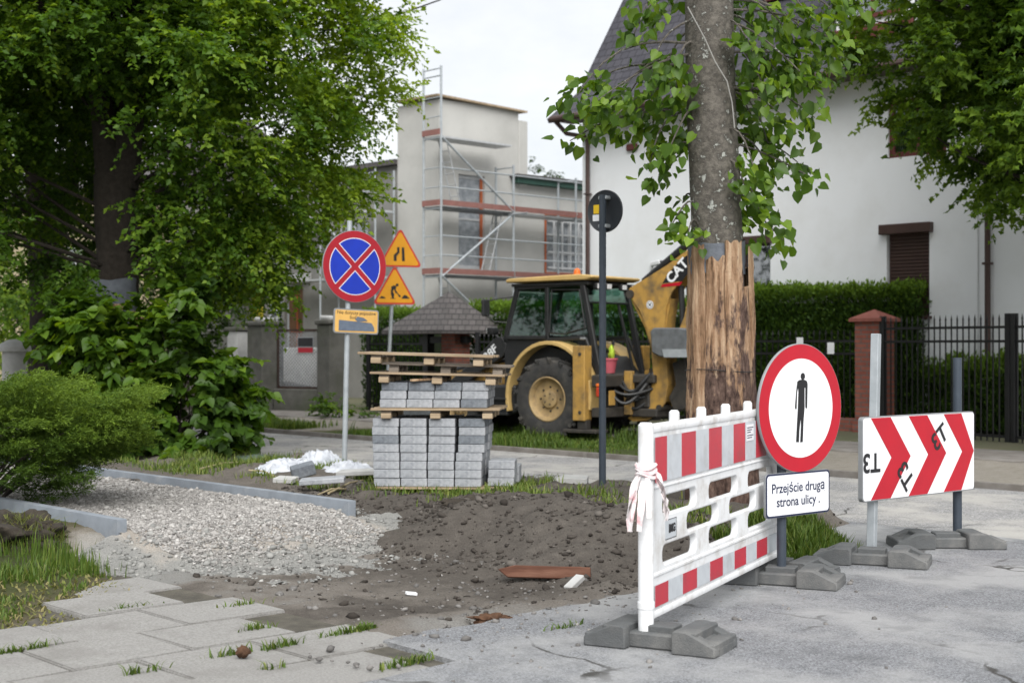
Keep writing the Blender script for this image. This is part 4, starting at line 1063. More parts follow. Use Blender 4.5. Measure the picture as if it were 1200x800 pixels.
def tree(label, base, cat='tree', name='linden_tree', group=None):
    return thing(name, label, cat, base, 0, group)
# ---- central linden with shoots
TB = px(843, 405, 12.8); TB.z = .12
TX, TY = TB.x, TB.y
ct = tree('linden with a thick bare lichen-speckled trunk and big-leaved shoots, wrapped in bark slabs', (TX,TY,.12))
mb = MB(); trunk_tube(mb, [(0,0,-.2),(-.01,0,1.0),(-.02,0,2.3),(-.07,0,3.6),(-.10,0,5.6),(-.12,.05,7.4)], [.265,.242,.232,.225,.21,.16], 40, .05, 3)
for a in range(5):
    an = a*1.3+.4; limb(mb, (-.12,.05,6.2+a*.25), (-.12+math.cos(an)*1.6,.05+math.sin(an)*1.6,8.2+a*.2), .09, .03, .1)
sp_c = []
def shoot(z0, tgt, dd, n, r=.0):
    """leafy shoot from the trunk to a target seen at pixel tgt, dd metres nearer or farther"""
    p = px(tgt[0], tgt[1], 12.8+dd)-Vector((TX,TY,.12))
    a = Vector((-.02-.03*z0, 0, z0)); d = Vector((p.x-a.x, p.y-a.y, 0)).normalized()*.2
    limb(mb, a+d*.6, p, .014, .005, .10, 6, 6, .12)
    return a, p
SH = [(4.2,(672,118),-.1,16),(4.0,(692,98),.3,14),(3.9,(722,135),-.3,15),(3.9,(748,150),.1,13),(3.6,(668,165),.2,3),(3.8,(700,150),.1,10),(4.4,(762,96),-.3,14),(4.3,(778,80),.2,13),(4.2,(792,108),-.2,14),
 (3.7,(770,160),.3,9),(3.6,(762,190),-.1,11),(3.6,(782,180),-.3,10),(3.8,(800,150),.3,12),(4.9,(750,20),-.2,10),(4.9,(768,8),.2,10),(4.7,(742,42),.1,7),(2.7,(788,262),-.2,10),(2.7,(800,238),.2,9),(2.5,(806,278),-.3,9),(3.3,(772,205),.2,7),
 (4.4,(882,58),-.3,16),(4.5,(905,78),.2,16),(4.6,(935,52),-.1,16),(4.6,(962,72),.3,15),(4.5,(980,50),-.2,13),(4.3,(900,112),-.3,16),(4.2,(884,140),.3,14),(4.4,(925,98),.1,15),(4.4,(950,96),-.3,12),(4.9,(880,18),.2,12),(4.9,(945,12),-.2,13),(4.9,(915,28),.3,13),
 (3.8,(900,168),.2,13),(3.8,(928,146),-.2,12),(3.8,(955,138),.0,9),(3.4,(884,198),-.3,12),(3.4,(905,212),.2,12),(3.4,(935,190),.3,9),(3.3,(946,205),-.1,6),(2.9,(888,238),.1,12),(2.8,(905,262),-.2,10),(2.8,(918,282),.1,5),(2.9,(876,262),.3,10),(4.0,(872,100),.4,12),(3.6,(876,172),.4,12),(3.1,(874,222),-.3,10),
 (4.6,(985,20),.1,10),(5.0,(1000,5),.2,10),(4.9,(860,5),.5,12),(4.1,(955,80),.1,10),(4.1,(690,125),-.4,10),(4.0,(735,115),.4,9),(4.1,(715,118),.1,9)]
P_, D_, Nn_, S_, T_ = [], [], [], [], []
for z0, tg, dd, n in SH:
    a, p = shoot(z0, tg, dd, n)
    ax = (p-a).normalized()
    n2 = int(n*2.9)
    for i in range(n2):
        t = rnd.uniform(.0, 1.12)
        c = a.lerp(p, t) if rnd.random() < .12 else p+ax*rnd.uniform(-.22,.06)
        lat = Vector((rnd.gauss(0,.085), rnd.gauss(0,.11), rnd.gauss(-.03,.085)))
        q = c+lat
        if math.hypot(q.x+.05, q.y) < .27: continue
        P_.append(q); dv = Vector((rnd.gauss(0,.65), rnd.gauss(-.2,.6), -.6+rnd.gauss(0,.45)))+ax*.45; D_.append(dv)
        nv = Vector((rnd.gauss(0,.5), rnd.gauss(-.6,.5), .8)); Nn_.append(nv); S_.append(rnd.uniform(.055,.125)); T_.append(rnd.gauss(.50,.2))
mb.build('trunk', M['bark'], ct)
leaves('shoots', LF['lindenbig'], np.array(P_), np.array(D_), np.array(Nn_), np.array(S_), np.array(T_), 'heart', ct)
# crown far above the frame keeps the shoots in broken light
cc = np.stack([rng.normal(-.1,1.3,46), rng.normal(.4,1.3,46), rng.uniform(6.6,9.5,46)],1)
p,d,nr,sz,ti = sprays(cc, .7, (0,0,6.5), 6, 8, .12); leaves('crown', LF['linden'], p,d,nr,sz,ti,'heart',ct)
# cables hanging on the trunk
w_ = MB(); A = px(806,8,12.4); w_.tube([A, px(826,45,12.45), px(838,72,12.5), px(852,95,12.5), px(858,120,12.53), px(861,150,12.55)], .006, 6)
tag(w_.build('cable', M['palewire']), 'thin pale cable hanging down the front of the bare trunk', 'cable')
# ---- bark slabs tied round the trunk
tg_ = thing('tree_guard', 'ring of rough bark slabs tied upright round the bare trunk', 'tree guard', (TX+.02,TY,.1), 0)
slabs = [(-172,.13,2.27,.105,0),(-146,.12,2.33,.095,0),(-117,.17,2.22,.20,0),(-84,.16,2.36,.20,1),(-62,.15,1.93,.21,1),(-36,.12,2.33,.12,1),(-10,.12,2.2,.13,0),(25,.15,2.2,.17,1),(60,.16,2.3,.18,0),(95,.16,2.1,.18,1),(130,.16,2.25,.18,0),(160,.14,2.2,.15,1)]
slabs = [(-178,.0,2.34,.165,0),(-142,.010,2.38,.170,0),(-106,-.004,2.27,.190,1),(-71,.012,2.42,.190,1),(-39,.0,2.03,.140,1),(-13,.014,2.36,.130,1),(20,.0,2.2,.18,1),(56,.01,2.3,.18,0),(92,.0,2.1,.18,1),(128,.01,2.25,.17,0),(158,.0,2.2,.13,1)]
for an, _, top, w, kind in slabs:
    a = R(an); t = bmesh.new(); nu, nv = 9, 30
    seed = an*.13
    fr, bk = [], []
    for j in range(nv+1):
        z = top*j/nv
        R0 = .250+_+.046*(1-z/top)**1.3
        for i in range(nu+1):
            u = (i/nu-.5)
            ww = w*.97*(1.18-.30*z/top)*(1+.16*mnoise.noise(Vector((seed*9, z*2.3, i//5*3))))
            x = u*ww; arch = .016*math.cos(u*math.pi)
            rr = R0+.018+arch+.024*mnoise.noise(Vector((x*14+seed, z*2.6, seed)))+.010*mnoise.noise(Vector((x*55, z*11, seed)))
            zz = z+(0.05*mnoise.noise(Vector((x*22,seed,0))) if j == nv else 0)
            for lst, rad in ((fr, rr), (bk, R0-.005)):
                lst.append(t.verts.new((math.cos(a)*rad-math.sin(a)*x-.02*zz/2.4, math.sin(a)*rad+math.cos(a)*x, zz)))
    W1 = nu+1
    for j in range(nv):
        for i in range(nu):
            t.faces.new((fr[j*W1+i], fr[j*W1+i+1], fr[(j+1)*W1+i+1], fr[(j+1)*W1+i]))
        t.faces.new((fr[j*W1], fr[(j+1)*W1], bk[(j+1)*W1], bk[j*W1])); t.faces.new((fr[j*W1+nu], bk[j*W1+nu], bk[(j+1)*W1+nu], fr[(j+1)*W1+nu]))
    for i in range(nu): t.faces.new((fr[nv*W1+i], fr[nv*W1+i+1], bk[nv*W1+i+1], bk[nv*W1+i]))
    bmesh.ops.recalc_face_normals(t, faces=t.faces)
    q = MB(); q._merge(t); o = q.build('bark_slab', M['slabwood'] if kind == 0 else M['slabbark'], tg_)
q = MB()
q.tube([(math.cos(a)*(.312+.01*math.sin(5*a))-.01, math.sin(a)*(.312+.01*math.sin(5*a)), 1.28+.012*math.sin(a*2)) for a in np.linspace(0,2*math.pi,40)], .004, 5); q.build('tie_wire', M['wire'], tg_)
def wrap_cloth(z0, z1, r, seed):
    q = MB(); n_ = 44; rows = 7; vv = []
    for j in range(rows+1):
        for i in range(n_):
            a = 2*math.pi*i/n_; z = z0+(z1-z0)*j/rows+.035*mnoise.noise(Vector((math.cos(a)*2,math.sin(a)*2,j*.2+seed)))+.05*max(0,math.cos(a-.1))*j/rows
            rr = r+.014*mnoise.noise(Vector((math.cos(a)*6,math.sin(a)*6,z*14+seed)))
            vv.append(q.bm.verts.new((math.cos(a)*rr-.045, math.sin(a)*rr, z)))
    for j in range(rows):
        for i in range(n_): q.bm.faces.new((vv[j*n_+i], vv[j*n_+(i+1)%n_], vv[(j+1)*n_+(i+1)%n_], vv[(j+1)*n_+i]))
    return q
wrap_cloth(2.14,2.40,.256,4).build('padding_cloth', M['greycloth'], tg_)
q = MB()
for j in range(2): q.tube([(math.cos(a)*(.375)-.005, math.sin(a)*.375, .55+j*.05+.02*math.sin(3*a+j)) for a in np.linspace(0,2*math.pi,30)], .02, 6)
q.build('tie_cloth', M['greycloth'], tg_)
# ---- tall leafy linden at the left
LT = px(135,405,20.8)
lt = tree('tall dark leafy linden filling the upper left, with forked dark trunk', (LT.x,LT.y,.1))
mb = MB(); trunk_tube(mb, [(0,0,-.2),(.02,0,1.2),(.02,0,2.6),(-.02,0,4.0)], [.36,.31,.29,.30], 26, .08, 7)
trunk_tube(mb, [(-.06,0,3.8),(-.2,-.05,5.2),(-.45,-.1,7.5)], [.22,.17,.10], 18, .06, 8)
trunk_tube(mb, [(.10,.02,3.8),(.24,.05,5.2),(.30,.1,8.2)], [.22,.19,.10], 18, .06, 9)
def crown_points(n, cen, rad, shell=.55, zfloor=None):
    c = np.array(cen); r = np.array(rad); out = []
    while len(out) < n:
        v = rng.normal(0,1,3); v /= np.linalg.norm(v); k = shell+(1-shell)*rng.uniform()**.6 if rng.uniform() < .75 else rng.uniform(.2,shell)
        p = v*k*r; p *= 1+.16*(mnoise.noise(Vector(v*2.3))) ; p = c+p
        if zfloor is not None and p[2] < zfloor(p): continue
        out.append(p)
    return np.array(out)
def lt_floor(p): # lower edge of the crown (local), higher near the viewer's left
    if p[1] < 1.2 and abs(p[0]+.05) < .95 and 2.7 < p[2] < 5.3+.6*mnoise.noise(Vector((p[0]*2,p[1],1))): return 99
    return 2.55+.5*mnoise.noise(Vector((p[0]*.8,p[1]*.8,3)))-.15*p[0]
cen = (-.15,.2,6.2); rad = (4.1,3.9,5.2)
cl = crown_points(1150, cen, rad, .62, lt_floor)
for c in cl[::20]:
    z0 = min(7.0, max(2.6, c[2]-1.6)); limb(mb, (rnd.uniform(-.1,.1),0,z0), tuple(c), .035, .008, .08, 6, 5)
mb.build('trunk', M['barkdark'], lt)
p,d,nr,sz,ti = sprays(cl, .66, cen, 14, 16, .092, droop=.16, hang=.15, tintc=rng.normal(.42,.13,len(cl))+.30*smv(cl[:,0],.4,3.6)+.08*smv(cl[:,2],4.5,8)+.0)  # tint rises to the right and top: skylight on the crown painted into the leaves
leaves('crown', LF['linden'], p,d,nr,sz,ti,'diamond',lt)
# padding and boards on its trunk
lg = thing('tree_guard', 'timber boards and grey cloth tied round the dark trunk at the left', 'tree guard', (LT.x,LT.y,.1), 0)
for an,top,w in ((-140,2.05,.13),(-112,1.9,.16),(-70,2.1,.15),(-35,2.0,.14),(0,2.0,.15),(40,2.0,.15),(90,2.0,.15),(140,2.0,.15),(180,2.1,.14)):
    a = R(an); MB().box((math.cos(a)*.40,math.sin(a)*.40,top/2),(.03,w,top),(0,0,a),.006).build('board', M['plank'], lg)
wrap_cloth(1.75,2.45,.375,9).build('padding_cloth', M['greycloth'], lg)
# second tree behind, thin trunk
L2 = px(52,405,25.5)
t2 = tree('slimmer dark-trunked tree behind the tall linden at the left edge', (L2.x,L2.y,.1), name='street_tree')
mb = MB(); trunk_tube(mb, [(0,0,-.2),(.05,0,2.2),(-.12,0,4.6),(.1,0,7.0)], [.36,.28,.22,.13], 20, .06, 12)
trunk_tube(mb, [(0,0,2.6),(.5,0,4.6),(.8,.1,6.4)], [.2,.16,.08], 14, .06, 14)
cl = crown_points(210, (-.9,1.4,7.6), (4.4,3.2,4.6), .5, lambda p: 3.9+.6*mnoise.noise(Vector((p[0],p[1],8))))
for c in cl[::8]: limb(mb, (0,0,min(6.5,max(3,c[2]-1.6))), tuple(c), .05, .012, .08)
mb.build('trunk', M['barkdark'], t2)
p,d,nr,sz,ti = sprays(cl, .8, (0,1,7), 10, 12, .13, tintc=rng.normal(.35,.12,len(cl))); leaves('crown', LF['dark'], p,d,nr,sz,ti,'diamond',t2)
# a further tree closes the gap at the left
L3 = px(-30,405,36); t3 = tree('bright green bushy tree far behind at the left edge', (L3.x,L3.y,.1), name='garden_tree')
mb = MB(); trunk_tube(mb, [(0,0,-.2),(0,0,3.5)], [.2,.12], 14, .06, 15); mb.build('trunk', M['barkdark'], t3)
cl = crown_points(90, (.8,0,3.2), (2.6,2.2,2.2), .5); p,d,nr,sz,ti = sprays(cl, .7, (.8,0,3), 9, 10, .13, tintc=rng.normal(.6,.12,len(cl))); leaves('crown', LF['linden'], p,d,nr,sz,ti,'diamond',t3)
# trees in the gardens behind, left of the grey building
for xx, dd, h, lab in ((215,43,5.2,'dark garden tree beside the grey building, behind the tall linden'),(100,41,4.6,'low dense garden tree in front of the beige house')):
    q = px(xx,405,dd); e = tree(lab, (q.x,q.y,.1), name='garden_tree'); mb = MB(); trunk_tube(mb, [(0,0,-.2),(0,0,h*.7)], [.2,.1], 14, .06, xx); mb.build('trunk', M['barkdark'], e)
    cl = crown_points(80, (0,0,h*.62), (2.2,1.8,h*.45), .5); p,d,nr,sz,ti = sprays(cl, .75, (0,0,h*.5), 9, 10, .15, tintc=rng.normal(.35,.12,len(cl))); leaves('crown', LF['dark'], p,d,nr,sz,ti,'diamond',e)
q = px(627,405,75); e = tree('distant tree top showing above the green roof edge', (q.x,q.y,0), name='distant_tree'); mb = MB(); trunk_tube(mb, [(0,0,-.2),(0,0,9.5)], [.3,.06], 10, .06, 31); mb.build('trunk', M['barkdark'], e)
cl = crown_points(40, (0,0,8.2), (1.9,1.6,2.7), .4); p,d,nr,sz,ti = sprays(cl, .7, (0,0,8), 7, 7, .24, tintc=rng.normal(.4,.1,len(cl))); leaves('crown', LF['dark'], p,d,nr,sz,ti,'diamond',e)
# ---- maple at the right
RT = px(1255,405,19.6)
rt = tree('bushy maple overhanging the white house wall at the upper right', (RT.x,RT.y,.1), name='maple_tree')
mb = MB(); trunk_tube(mb, [(0,0,-.2),(0,0,3),(-.1,0,5),(-.3,0,7.5)], [.26,.22,.17,.07], 22, .06, 21)
def rt_floor(p):
    x = p[0]  # crown hangs lower towards the middle
    return 3.5+max(0,(-x-1.1))*1.45+.3*mnoise.noise(Vector((p[0]*1.3,p[1]*1.3,5)))
cl = crown_points(640, (-.25,.1,6.3), (2.95,2.6,3.4), .5, rt_floor)
for c in cl[::12]: limb(mb, (0,0,min(6.8,max(2.8,c[2]-1.0))), tuple(c), .04, .008, .08, 6, 5)
mb.build('trunk', M['barkdark'], rt)
p,d,nr,sz,ti = sprays(cl, .54, (-.25,0,5.6), 13, 14, .090, droop=.12, hang=.2, tintc=rng.normal(.50,.13,len(cl))+.18*smv(-cl[:,0],.3,2.5)); leaves('crown', LF['maple'], p,d,nr,sz,ti,'maple',rt)
# ---- leafy shoots at the foot of the tall linden
q = px(185,405,19.4); bs = thing('linden_shoots', 'bushy big-leaved shoots round the foot of the tall linden', 'shrub', (q.x,q.y,.1), 0)
cp = []
for i in range(120):
    x = rnd.uniform(62,285); fx = (x-62)/223
    top = 342+18*math.sin(x*.05)+60*abs(fx-.55)**2; bot = 545-70*(1-fx)*.6
    if fx > .8: top += (fx-.8)*420
    y = rnd.uniform(top, bot); cp.append(px(x,y,19.4+rnd.uniform(-1.0,.9))-Vector((q.x,q.y,.1)))
cp = np.array([c[:] for c in cp]); cp[:,2] = np.maximum(cp[:,2], .12)
mb = MB()
for c in cp[::2]: limb(mb, (rnd.uniform(-.5,.4),rnd.uniform(-.2,.2),-.1), tuple(c), .014, .005, .12, 5, 5)
mb.build('stem', M['barkdark'], bs)
p,d,nr,sz,ti = sprays(cp, .42, (0,0,.4), 7, 9, .135, droop=.3, tintc=rng.normal(.42,.17,len(cp))); leaves('foliage', LF['lindenbig'], p,d,nr,sz,ti,'heart',bs)
# low weeds by the old gate and behind
def weed(label, s, n, w, h, mat, k, size, name='weeds', shape='diamond', tint=.45, z=None):
    q = W(s, n, .06 if z is None else z); e = thing(name, label, 'shrub', q, TH)
    cp = np.stack([rng.normal(0,w*.5,k), rng.normal(0,.25,k), np.abs(rng.normal(0,h*.5,k))+.05],1)
    mb = MB()
    for c in cp: limb(mb, (c[0]*.7,c[1]*.7,-.05), tuple(c), .008, .003, .1, 5, 4)
    mb.build('stem', M['barkdark'], e)
    p,d,nr,sz,ti = sprays(cp, .28, (0,0,0), 6, 8, size, tintc=rng.normal(tint,.12,k)); leaves('foliage', LF[mat], p,d,nr,sz,ti,shape,e); return e
s_, n_ = to_sn(px(270,405,31)); weed('low weeds at the foot of the old concrete gate pillar', s_, n_, 1.5, .45, 'linden', 34, .10)
s_, n_ = to_sn(px(400,405,30)); weed('small weeds growing at the foot of the fence by the sign post', s_, n_, .9, .4, 'linden', 18, .09)
# ---- juniper
q = px(40,405,12.6); jn = thing('juniper', 'spreading feathery green juniper overhanging the gravel at the left edge', 'shrub', (q.x,q.y,.1), 0)
cp, cd = [], []
for i in range(340):
    x = rnd.uniform(-150,184); u = max(0,x)/205
    top = 430+max(0,u-.15)*45+10*math.sin(x*.055+1); bot = 532-max(0,u-.55)*50
    if 35 < x < 115: bot = 572
    y = top+(bot-top)*rnd.random()**1.0
    dd = 12.6+rnd.uniform(-1,1)*(.9-.35*u)
    t_ = px(x,y,dd)-Vector((q.x,q.y,.1)); cp.append(t_)
    o_ = Vector((t_.x+1.1, t_.y-.1, 0)).normalized(); cd.append((o_+Vector((rnd.gauss(.25,.3), rnd.gauss(-.15,.3), rnd.uniform(-.1,.32)))).normalized())
cp = np.array([c[:] for c in cp]); cd = np.array([c[:] for c in cd])
mb = MB()
for k_ in range(0,len(cp),14): limb(mb, (-.6+rnd.uniform(-.2,.2),rnd.uniform(-.2,.3),-.05), tuple(cp[k_]-cd[k_]*.3), .016, .005, .10, 5, 5)
mb.build('stem', M['barkdark'], jn)
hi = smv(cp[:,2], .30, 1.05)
ci = np.repeat(np.arange(len(cp)), 58); u_ = rng.uniform(0,1,len(ci))
lat = unit(np.cross(cd, [[0,0,1.]])); sgn = np.where(rng.uniform(0,1,len(ci)) < .5, 1., -1.)
wid = .17*np.sqrt(np.maximum(1-u_,.02))
st = cp[ci]-cd[ci]*(.50*(1-u_))[:,None]*1.0+lat[ci]*(rng.normal(0,.5,len(ci))*wid)[:,None]; st[:,2] += rng.normal(0,.022,len(ci))-.10*(1-u_)**2
td = unit(cd[ci]*.8+lat[ci]*(sgn*.55)[:,None]+rng.normal(0,.22,(len(ci),3))+[0,0,.12])
L = rng.uniform(.06,.15,len(ci))
nl = 14; ti_ = np.repeat(np.arange(len(ci)), nl); t = np.tile((np.arange(nl)+.5)/nl, len(ci))
p = st[ti_]+td[ti_]*(L[ti_]*t)[:,None]; p[:,2] += -.03*t*t
d = td[ti_]*.9+rng.normal(0,.5,(len(ti_),3)); sz = rng.uniform(.020,.042,len(ti_))
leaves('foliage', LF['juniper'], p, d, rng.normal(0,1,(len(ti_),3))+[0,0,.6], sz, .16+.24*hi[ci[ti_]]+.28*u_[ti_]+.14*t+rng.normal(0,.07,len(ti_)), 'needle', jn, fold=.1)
# ---- hedges
def hedge(label, a, b, z1, depth, k, z0=.15, tint=.45, size=.075, name='hedge', rough=.10):
    A = Vector((a[0],a[1],0)); B = Vector((b[0],b[1],0)); Lh = (B-A).length; rz = math.atan2(B.y-A.y, B.x-A.x)
    e = thing(name, label, 'hedge', (A.x,A.y,0), rz)
    u = rng.uniform(0,Lh,k); face = rng.uniform(0,1,k); z = rng.uniform(z0,z1,k); y = np.zeros(k)
    top = face > .72; y = np.where(top, rng.uniform(0,depth,k), 0); z = np.where(top, z1, z)
    endf = (face > .66) & ~top; u = np.where(endf, np.where(rng.uniform(0,1,k) < .5, 0, Lh), u); y = np.where(endf, rng.uniform(0,depth,k), y)
    bump = (fbm(u*1.6, z*1.6+y, 7)-.5)*2*rough+(fbm(u*5, z*5+y*3, 8)-.5)*rough
    nrm = np.where(top[:,None], [[0,0,1.]], np.where(endf[:,None], np.stack([np.where(u > Lh/2,1.,-1.),0*u,0*u],1), [[0,-1.,0]]))
    pos = np.stack([u,y,z],1)+nrm*(bump+rng.uniform(-.16,.05,k))[:,None]
    pos[:,2] += np.where(top, np.abs(rng.normal(0,.05,k)), 0)
    up = np.array([[0,0,1.]]); d = up*.75+nrm*.55+rng.normal(0,.4,(k,3))
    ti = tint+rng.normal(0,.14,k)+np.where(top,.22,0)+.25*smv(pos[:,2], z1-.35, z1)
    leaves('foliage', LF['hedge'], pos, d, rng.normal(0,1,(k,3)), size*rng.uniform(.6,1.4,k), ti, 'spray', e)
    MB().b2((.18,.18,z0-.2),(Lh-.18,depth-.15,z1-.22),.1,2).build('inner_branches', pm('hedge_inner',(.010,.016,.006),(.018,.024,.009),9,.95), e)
    return e
def pxy(x, d): q = px(x,405,d); return (q.x,q.y)
hedge('tall clipped dark hedge behind the fence left of the brick gate pillar', pxy(862,27.6), pxy(1079,25.0), 2.62, 1.0, 34000)
hedge('clipped hedge behind the digger and the small shingled roof', pxy(548,31.4), pxy(872,27.9), 2.42, .8, 26000)
hedge('dark hedge behind the iron fence left of the small shingled roof', pxy(424,34.4), pxy(500,32.6), 2.35, .9, 11000, tint=.4)
hedge('low loose shrubbery behind the sliding gate', pxy(1068,25.4), pxy(1260,22.4), 1.22, .7, 17000, tint=.5, size=.085, rough=.3)
# ================================================================ SIGNS AND BARRIERS
def rubber_base(parent, rz=0, loc=(0,0,0), L=.80, Wd=.36, H=.115):
    """recycled rubber foot: two sloped ends with a hollow and a low waist between"""
    mb = MB(); h = H; a = L/2
    for s_ in (-1,1):
        prof = [(s_*.13,0),(s_*a,0),(s_*a,h*.42),(s_*(a-.16),h),(s_*.15,h),(s_*.13,h*.9)]
        if s_ > 0: prof = prof[::-1]
        me = None
        mb.prism(prof, -Wd/2, -Wd/2+.075, None, .008); mb.prism(prof, Wd/2-.075, Wd/2, None, .008)
        mb.prism([(p[0],p[1]*.72) for p in prof], -Wd/2+.072, Wd/2-.072)
        mb.box((s_*(a-.045),0,h*.30),(.085,Wd-.02,h*.56),None,.008); mb.box((s_*.20,0,h*.5),(.13,Wd-.02,h*.96),None,.008)
    mb.box((0,0,h*.34),(.34,Wd*.62,h*.66),None,.01); mb.box((0,0,h*.55),(.20,.13,h*.8),None,.006)
    o = mb.build('rubber_base', M['rubber'], parent); o.location = loc; o.rotation_euler = (0,0,rz); return o
# ---- white and red barrier
A0 = px(757,405,7.60); B0 = px(913,405,10.0); BR = math.atan2(B0.y-A0.y, B0.x-A0.x); BL = math.hypot(B0.x-A0.x, B0.y-A0.y)
br = thing('road_barrier', 'white plastic road barrier with red stripes and rows of slots', 'barrier', (A0.x,A0.y,0), BR)
z0 = .135
holes = []
for r_, (za, zb) in enumerate(((.675,.78),(.54,.645),(.405,.51))):
    wv = .58; gap = .235; x = .61 if r_ == 1 else .20
    while x < BL-.1:
        xa, xb = max(x,.13), min(x+wv, BL-.13)
        if xb-xa > .1: holes.append(rrect(xa,za,xb,zb,.045))
        x += wv+gap
me = plate(rrect(0.03,z0,BL-.03,1.145,.02), holes, .044, .009); me.materials.append(M['white']); finish(me, True, 50); link('panel', me, br)
rl = MB(); rl.box((BL/2,0,1.155),(BL-.06,.062,.045),None,.014,2).box((BL/2,0,.835),(BL-.08,.058,.022),None,.008).box((BL/2,0,.365),(BL-.08,.058,.03),None,.009).box((BL/2,0,.155),(BL-.06,.06,.038),None,.012,2)
for t in (.17,.35,.53,.71,.89): rl.box((BL*t,0,.99),(.05,.050,.29),None,.006)
rl.build('rail', M['white'], br)
for t in (.17,.35,.53,.71,.89):
    MB().tube([(BL*t,0,1.15),(BL*t,0,1.225),(BL*t,0,1.238)],[.031,.030,.020],12).build('stacking_peg', M['white'], br)
ps = MB(); ps.tube([(0,0,.02),(0,0,1.175),(0,0,1.19)],[.042,.042,.030],16); ps.tube([(0,0,.20),(0,0,.235)],[.046,.046],16); ps.build('end_post', M['white'], br)
MB().tube([(BL,0,.02),(BL,0,1.175),(BL,0,1.19)],[.042,.042,.030],16).build('end_post', M['white'], br)
def foil(zlo, zhi, offs, w, side):
    y = -.027*side; y2 = -.0295*side; x0, x1 = .06, BL-.06
    MB().b2((x0,min(y,y2),zlo),(x1,max(y,y2),zhi)).build('white_foil', M['whitefoil'], br)
    x = offs
    while x < x1:
        xa, xb = max(x,x0), min(x+w,x1)
        if xb-xa > .02: MB().b2((xa,min(-.0296*side,-.0308*side),zlo+.001),(xb,max(-.0296*side,-.0308*side),zhi-.001)).build('red_stripe', M['redfoil'], br)
        x += 2*w
for side in (1,-1):
    foil(.862,1.108,.0,.248,side); foil(.195,.312,.02,.248,side)
MB().b2((BL*.66,-.0335,.985),(BL*.66+.16,-.0312,1.09)).build('info_sticker', M['signwhite'], br)
lb = MB()
for i,z in enumerate((1.07,1.055,1.04,1.02,1.005)): lb.b2((BL*.66+.01,-.0342,z-.003),(BL*.66+.15-.03*(i%3),-.0337,z+.003))
lb.build('sticker_print', M['navy'], br)
sk = MB().b2((.24,-.0248,.535),(.42,-.0222,.645)).build('owner_sticker', M['whitefoil'], br); sk['label'] = 'pale sticker with half scraped off black letters'
sk2 = MB()
for x0_,z0_,x1_,z1_ in ((.24,.641,.42,.645),(.24,.535,.42,.539),(.416,.535,.42,.645)): sk2.b2((x0_,-.0256,z0_),(x1_,-.0249,z1_))
sk2.build('sticker_border', M['black'], sk)
lettering('lettering','IMG',.062,M['black'],sk,(.345,-.026,.590),bold=.003)
MB().b2((.315,-.0262,.572),(.365,-.0252,.612),).build('scrape_mark', M['black'], sk)
rubber_base(br, R(-90)-R(2), (0.03,-.07,0), .74, .36, .125); rubber_base(br, R(90)-R(3), (BL-.05,0,0), .80, .36, .125)
# tape knotted round the barrier post
tp = MB()
kx = 0
for i in range(9):
    a = rnd.uniform(-2.8,-.2); L = rnd.uniform(.14,.30); w = rnd.uniform(.022,.045)
    pts = []
    ox, oy = math.cos(a)*.055, math.sin(a)*.055
    for j in range(7):
        t = j/6; pts.append(Vector((ox*(1+1.6*t*rnd.uniform(.6,1)), oy*(1+1.2*t), .93-.02*i*.3-L*t+.03*math.sin(t*3))))
    tg2 = Vector((-math.sin(a), math.cos(a), 0))
    for j in range(6):
        tw = .6*math.sin(j*1.1+i); d_ = (tg2*math.cos(tw)+Vector((math.cos(a),math.sin(a),0))*math.sin(tw))*w*.5
        tw2 = .6*math.sin((j+1)*1.1+i); d2 = (tg2*math.cos(tw2)+Vector((math.cos(a),math.sin(a),0))*math.sin(tw2))*w*.5
        tp.quad(pts[j]-d_, pts[j]+d_, pts[j+1]+d2, pts[j+1]-d2)
for j in range(3): tp.tube([(math.cos(b)*.05,math.sin(b)*.05,.91+.022*j+.012*math.sin(2*b+j)) for b in np.linspace(0,2*math.pi,18)], .012, 5)
o = tp.build('barrier_tape', M['tape']); o.location = (A0.x,A0.y,0); o.rotation_euler = (0,0,BR*0); tag(o, 'torn red and white barrier tape knotted round the left post of the barrier', 'tape')
# ---- round no pedestrians sign
q = px(922,405,9.55); ns = thing('no_pedestrians_sign', 'round white sign with red rim and black walking figure, above a text plate', 'road sign', (q.x,q.y,0), R(39.5))
MB().tube([(0,.045,.06),(0,.045,1.50)], .032, 14).build('post', M['bluepost'], ns)
def disc(parent, r, z, x, thick, rim=.0, y=0.0):
    mb = MB(); mb.lathe([(0,y+.014),(r*.985,y+.014),(r,y+.006),(r,y-.006),(r*.992,y-.012),(0,y-.012)], 72, Matrix.Translation((x,0,z)))
    return mb.build('disc', M['signgrey'], parent)
SC = .437; cz = 1.6+(405-478.5)/F*9.55
cx = .135
dsk = disc(ns, SC, cz, cx, .02)
MB().prism(circ(SC*.985,72,cx,cz), -.0132, -.0122).build('red_rim', M['signred'], dsk)
MB().prism(circ(SC*.765,72,cx,cz), -.0146, -.0134).build('white_field', M['signwhite'], dsk)
def man(parent, cx, cz, H):
    u = H/237.
    def P(pts): return [(cx+(x-428)*u*1.48*.94, cz+(653.5-y)*u) for x,y in pts]
    mb = MB()
    mb.prism([(cx+(433-428)*u*1.48+9.5*u*1.25*math.cos(a), cz+(653.5-545)*u+12*u*math.sin(a)) for a in np.linspace(0,2*math.pi,24)[:-1]], -.0160, -.0148)
    body = P([(412,563),(418,558),(430,556),(440,557),(449,562),(452,572),(451,612),(450,655),(446,657),(443,652),(443,585),(440,584),(440,655),(436,700),(433,772),(423,773),(426,715),(425,690),(420,730),(418,772),(407,771),(411,700),(414,655),(416,600),(415,584),(411,600),(409,657),(404,657),(403,650),(407,600)])
    mb.prism(body, -.0160, -.0148)
    return mb.build('walking_figure', M['black'], parent)
man(dsk, cx, cz+.002, SC*2*.53)
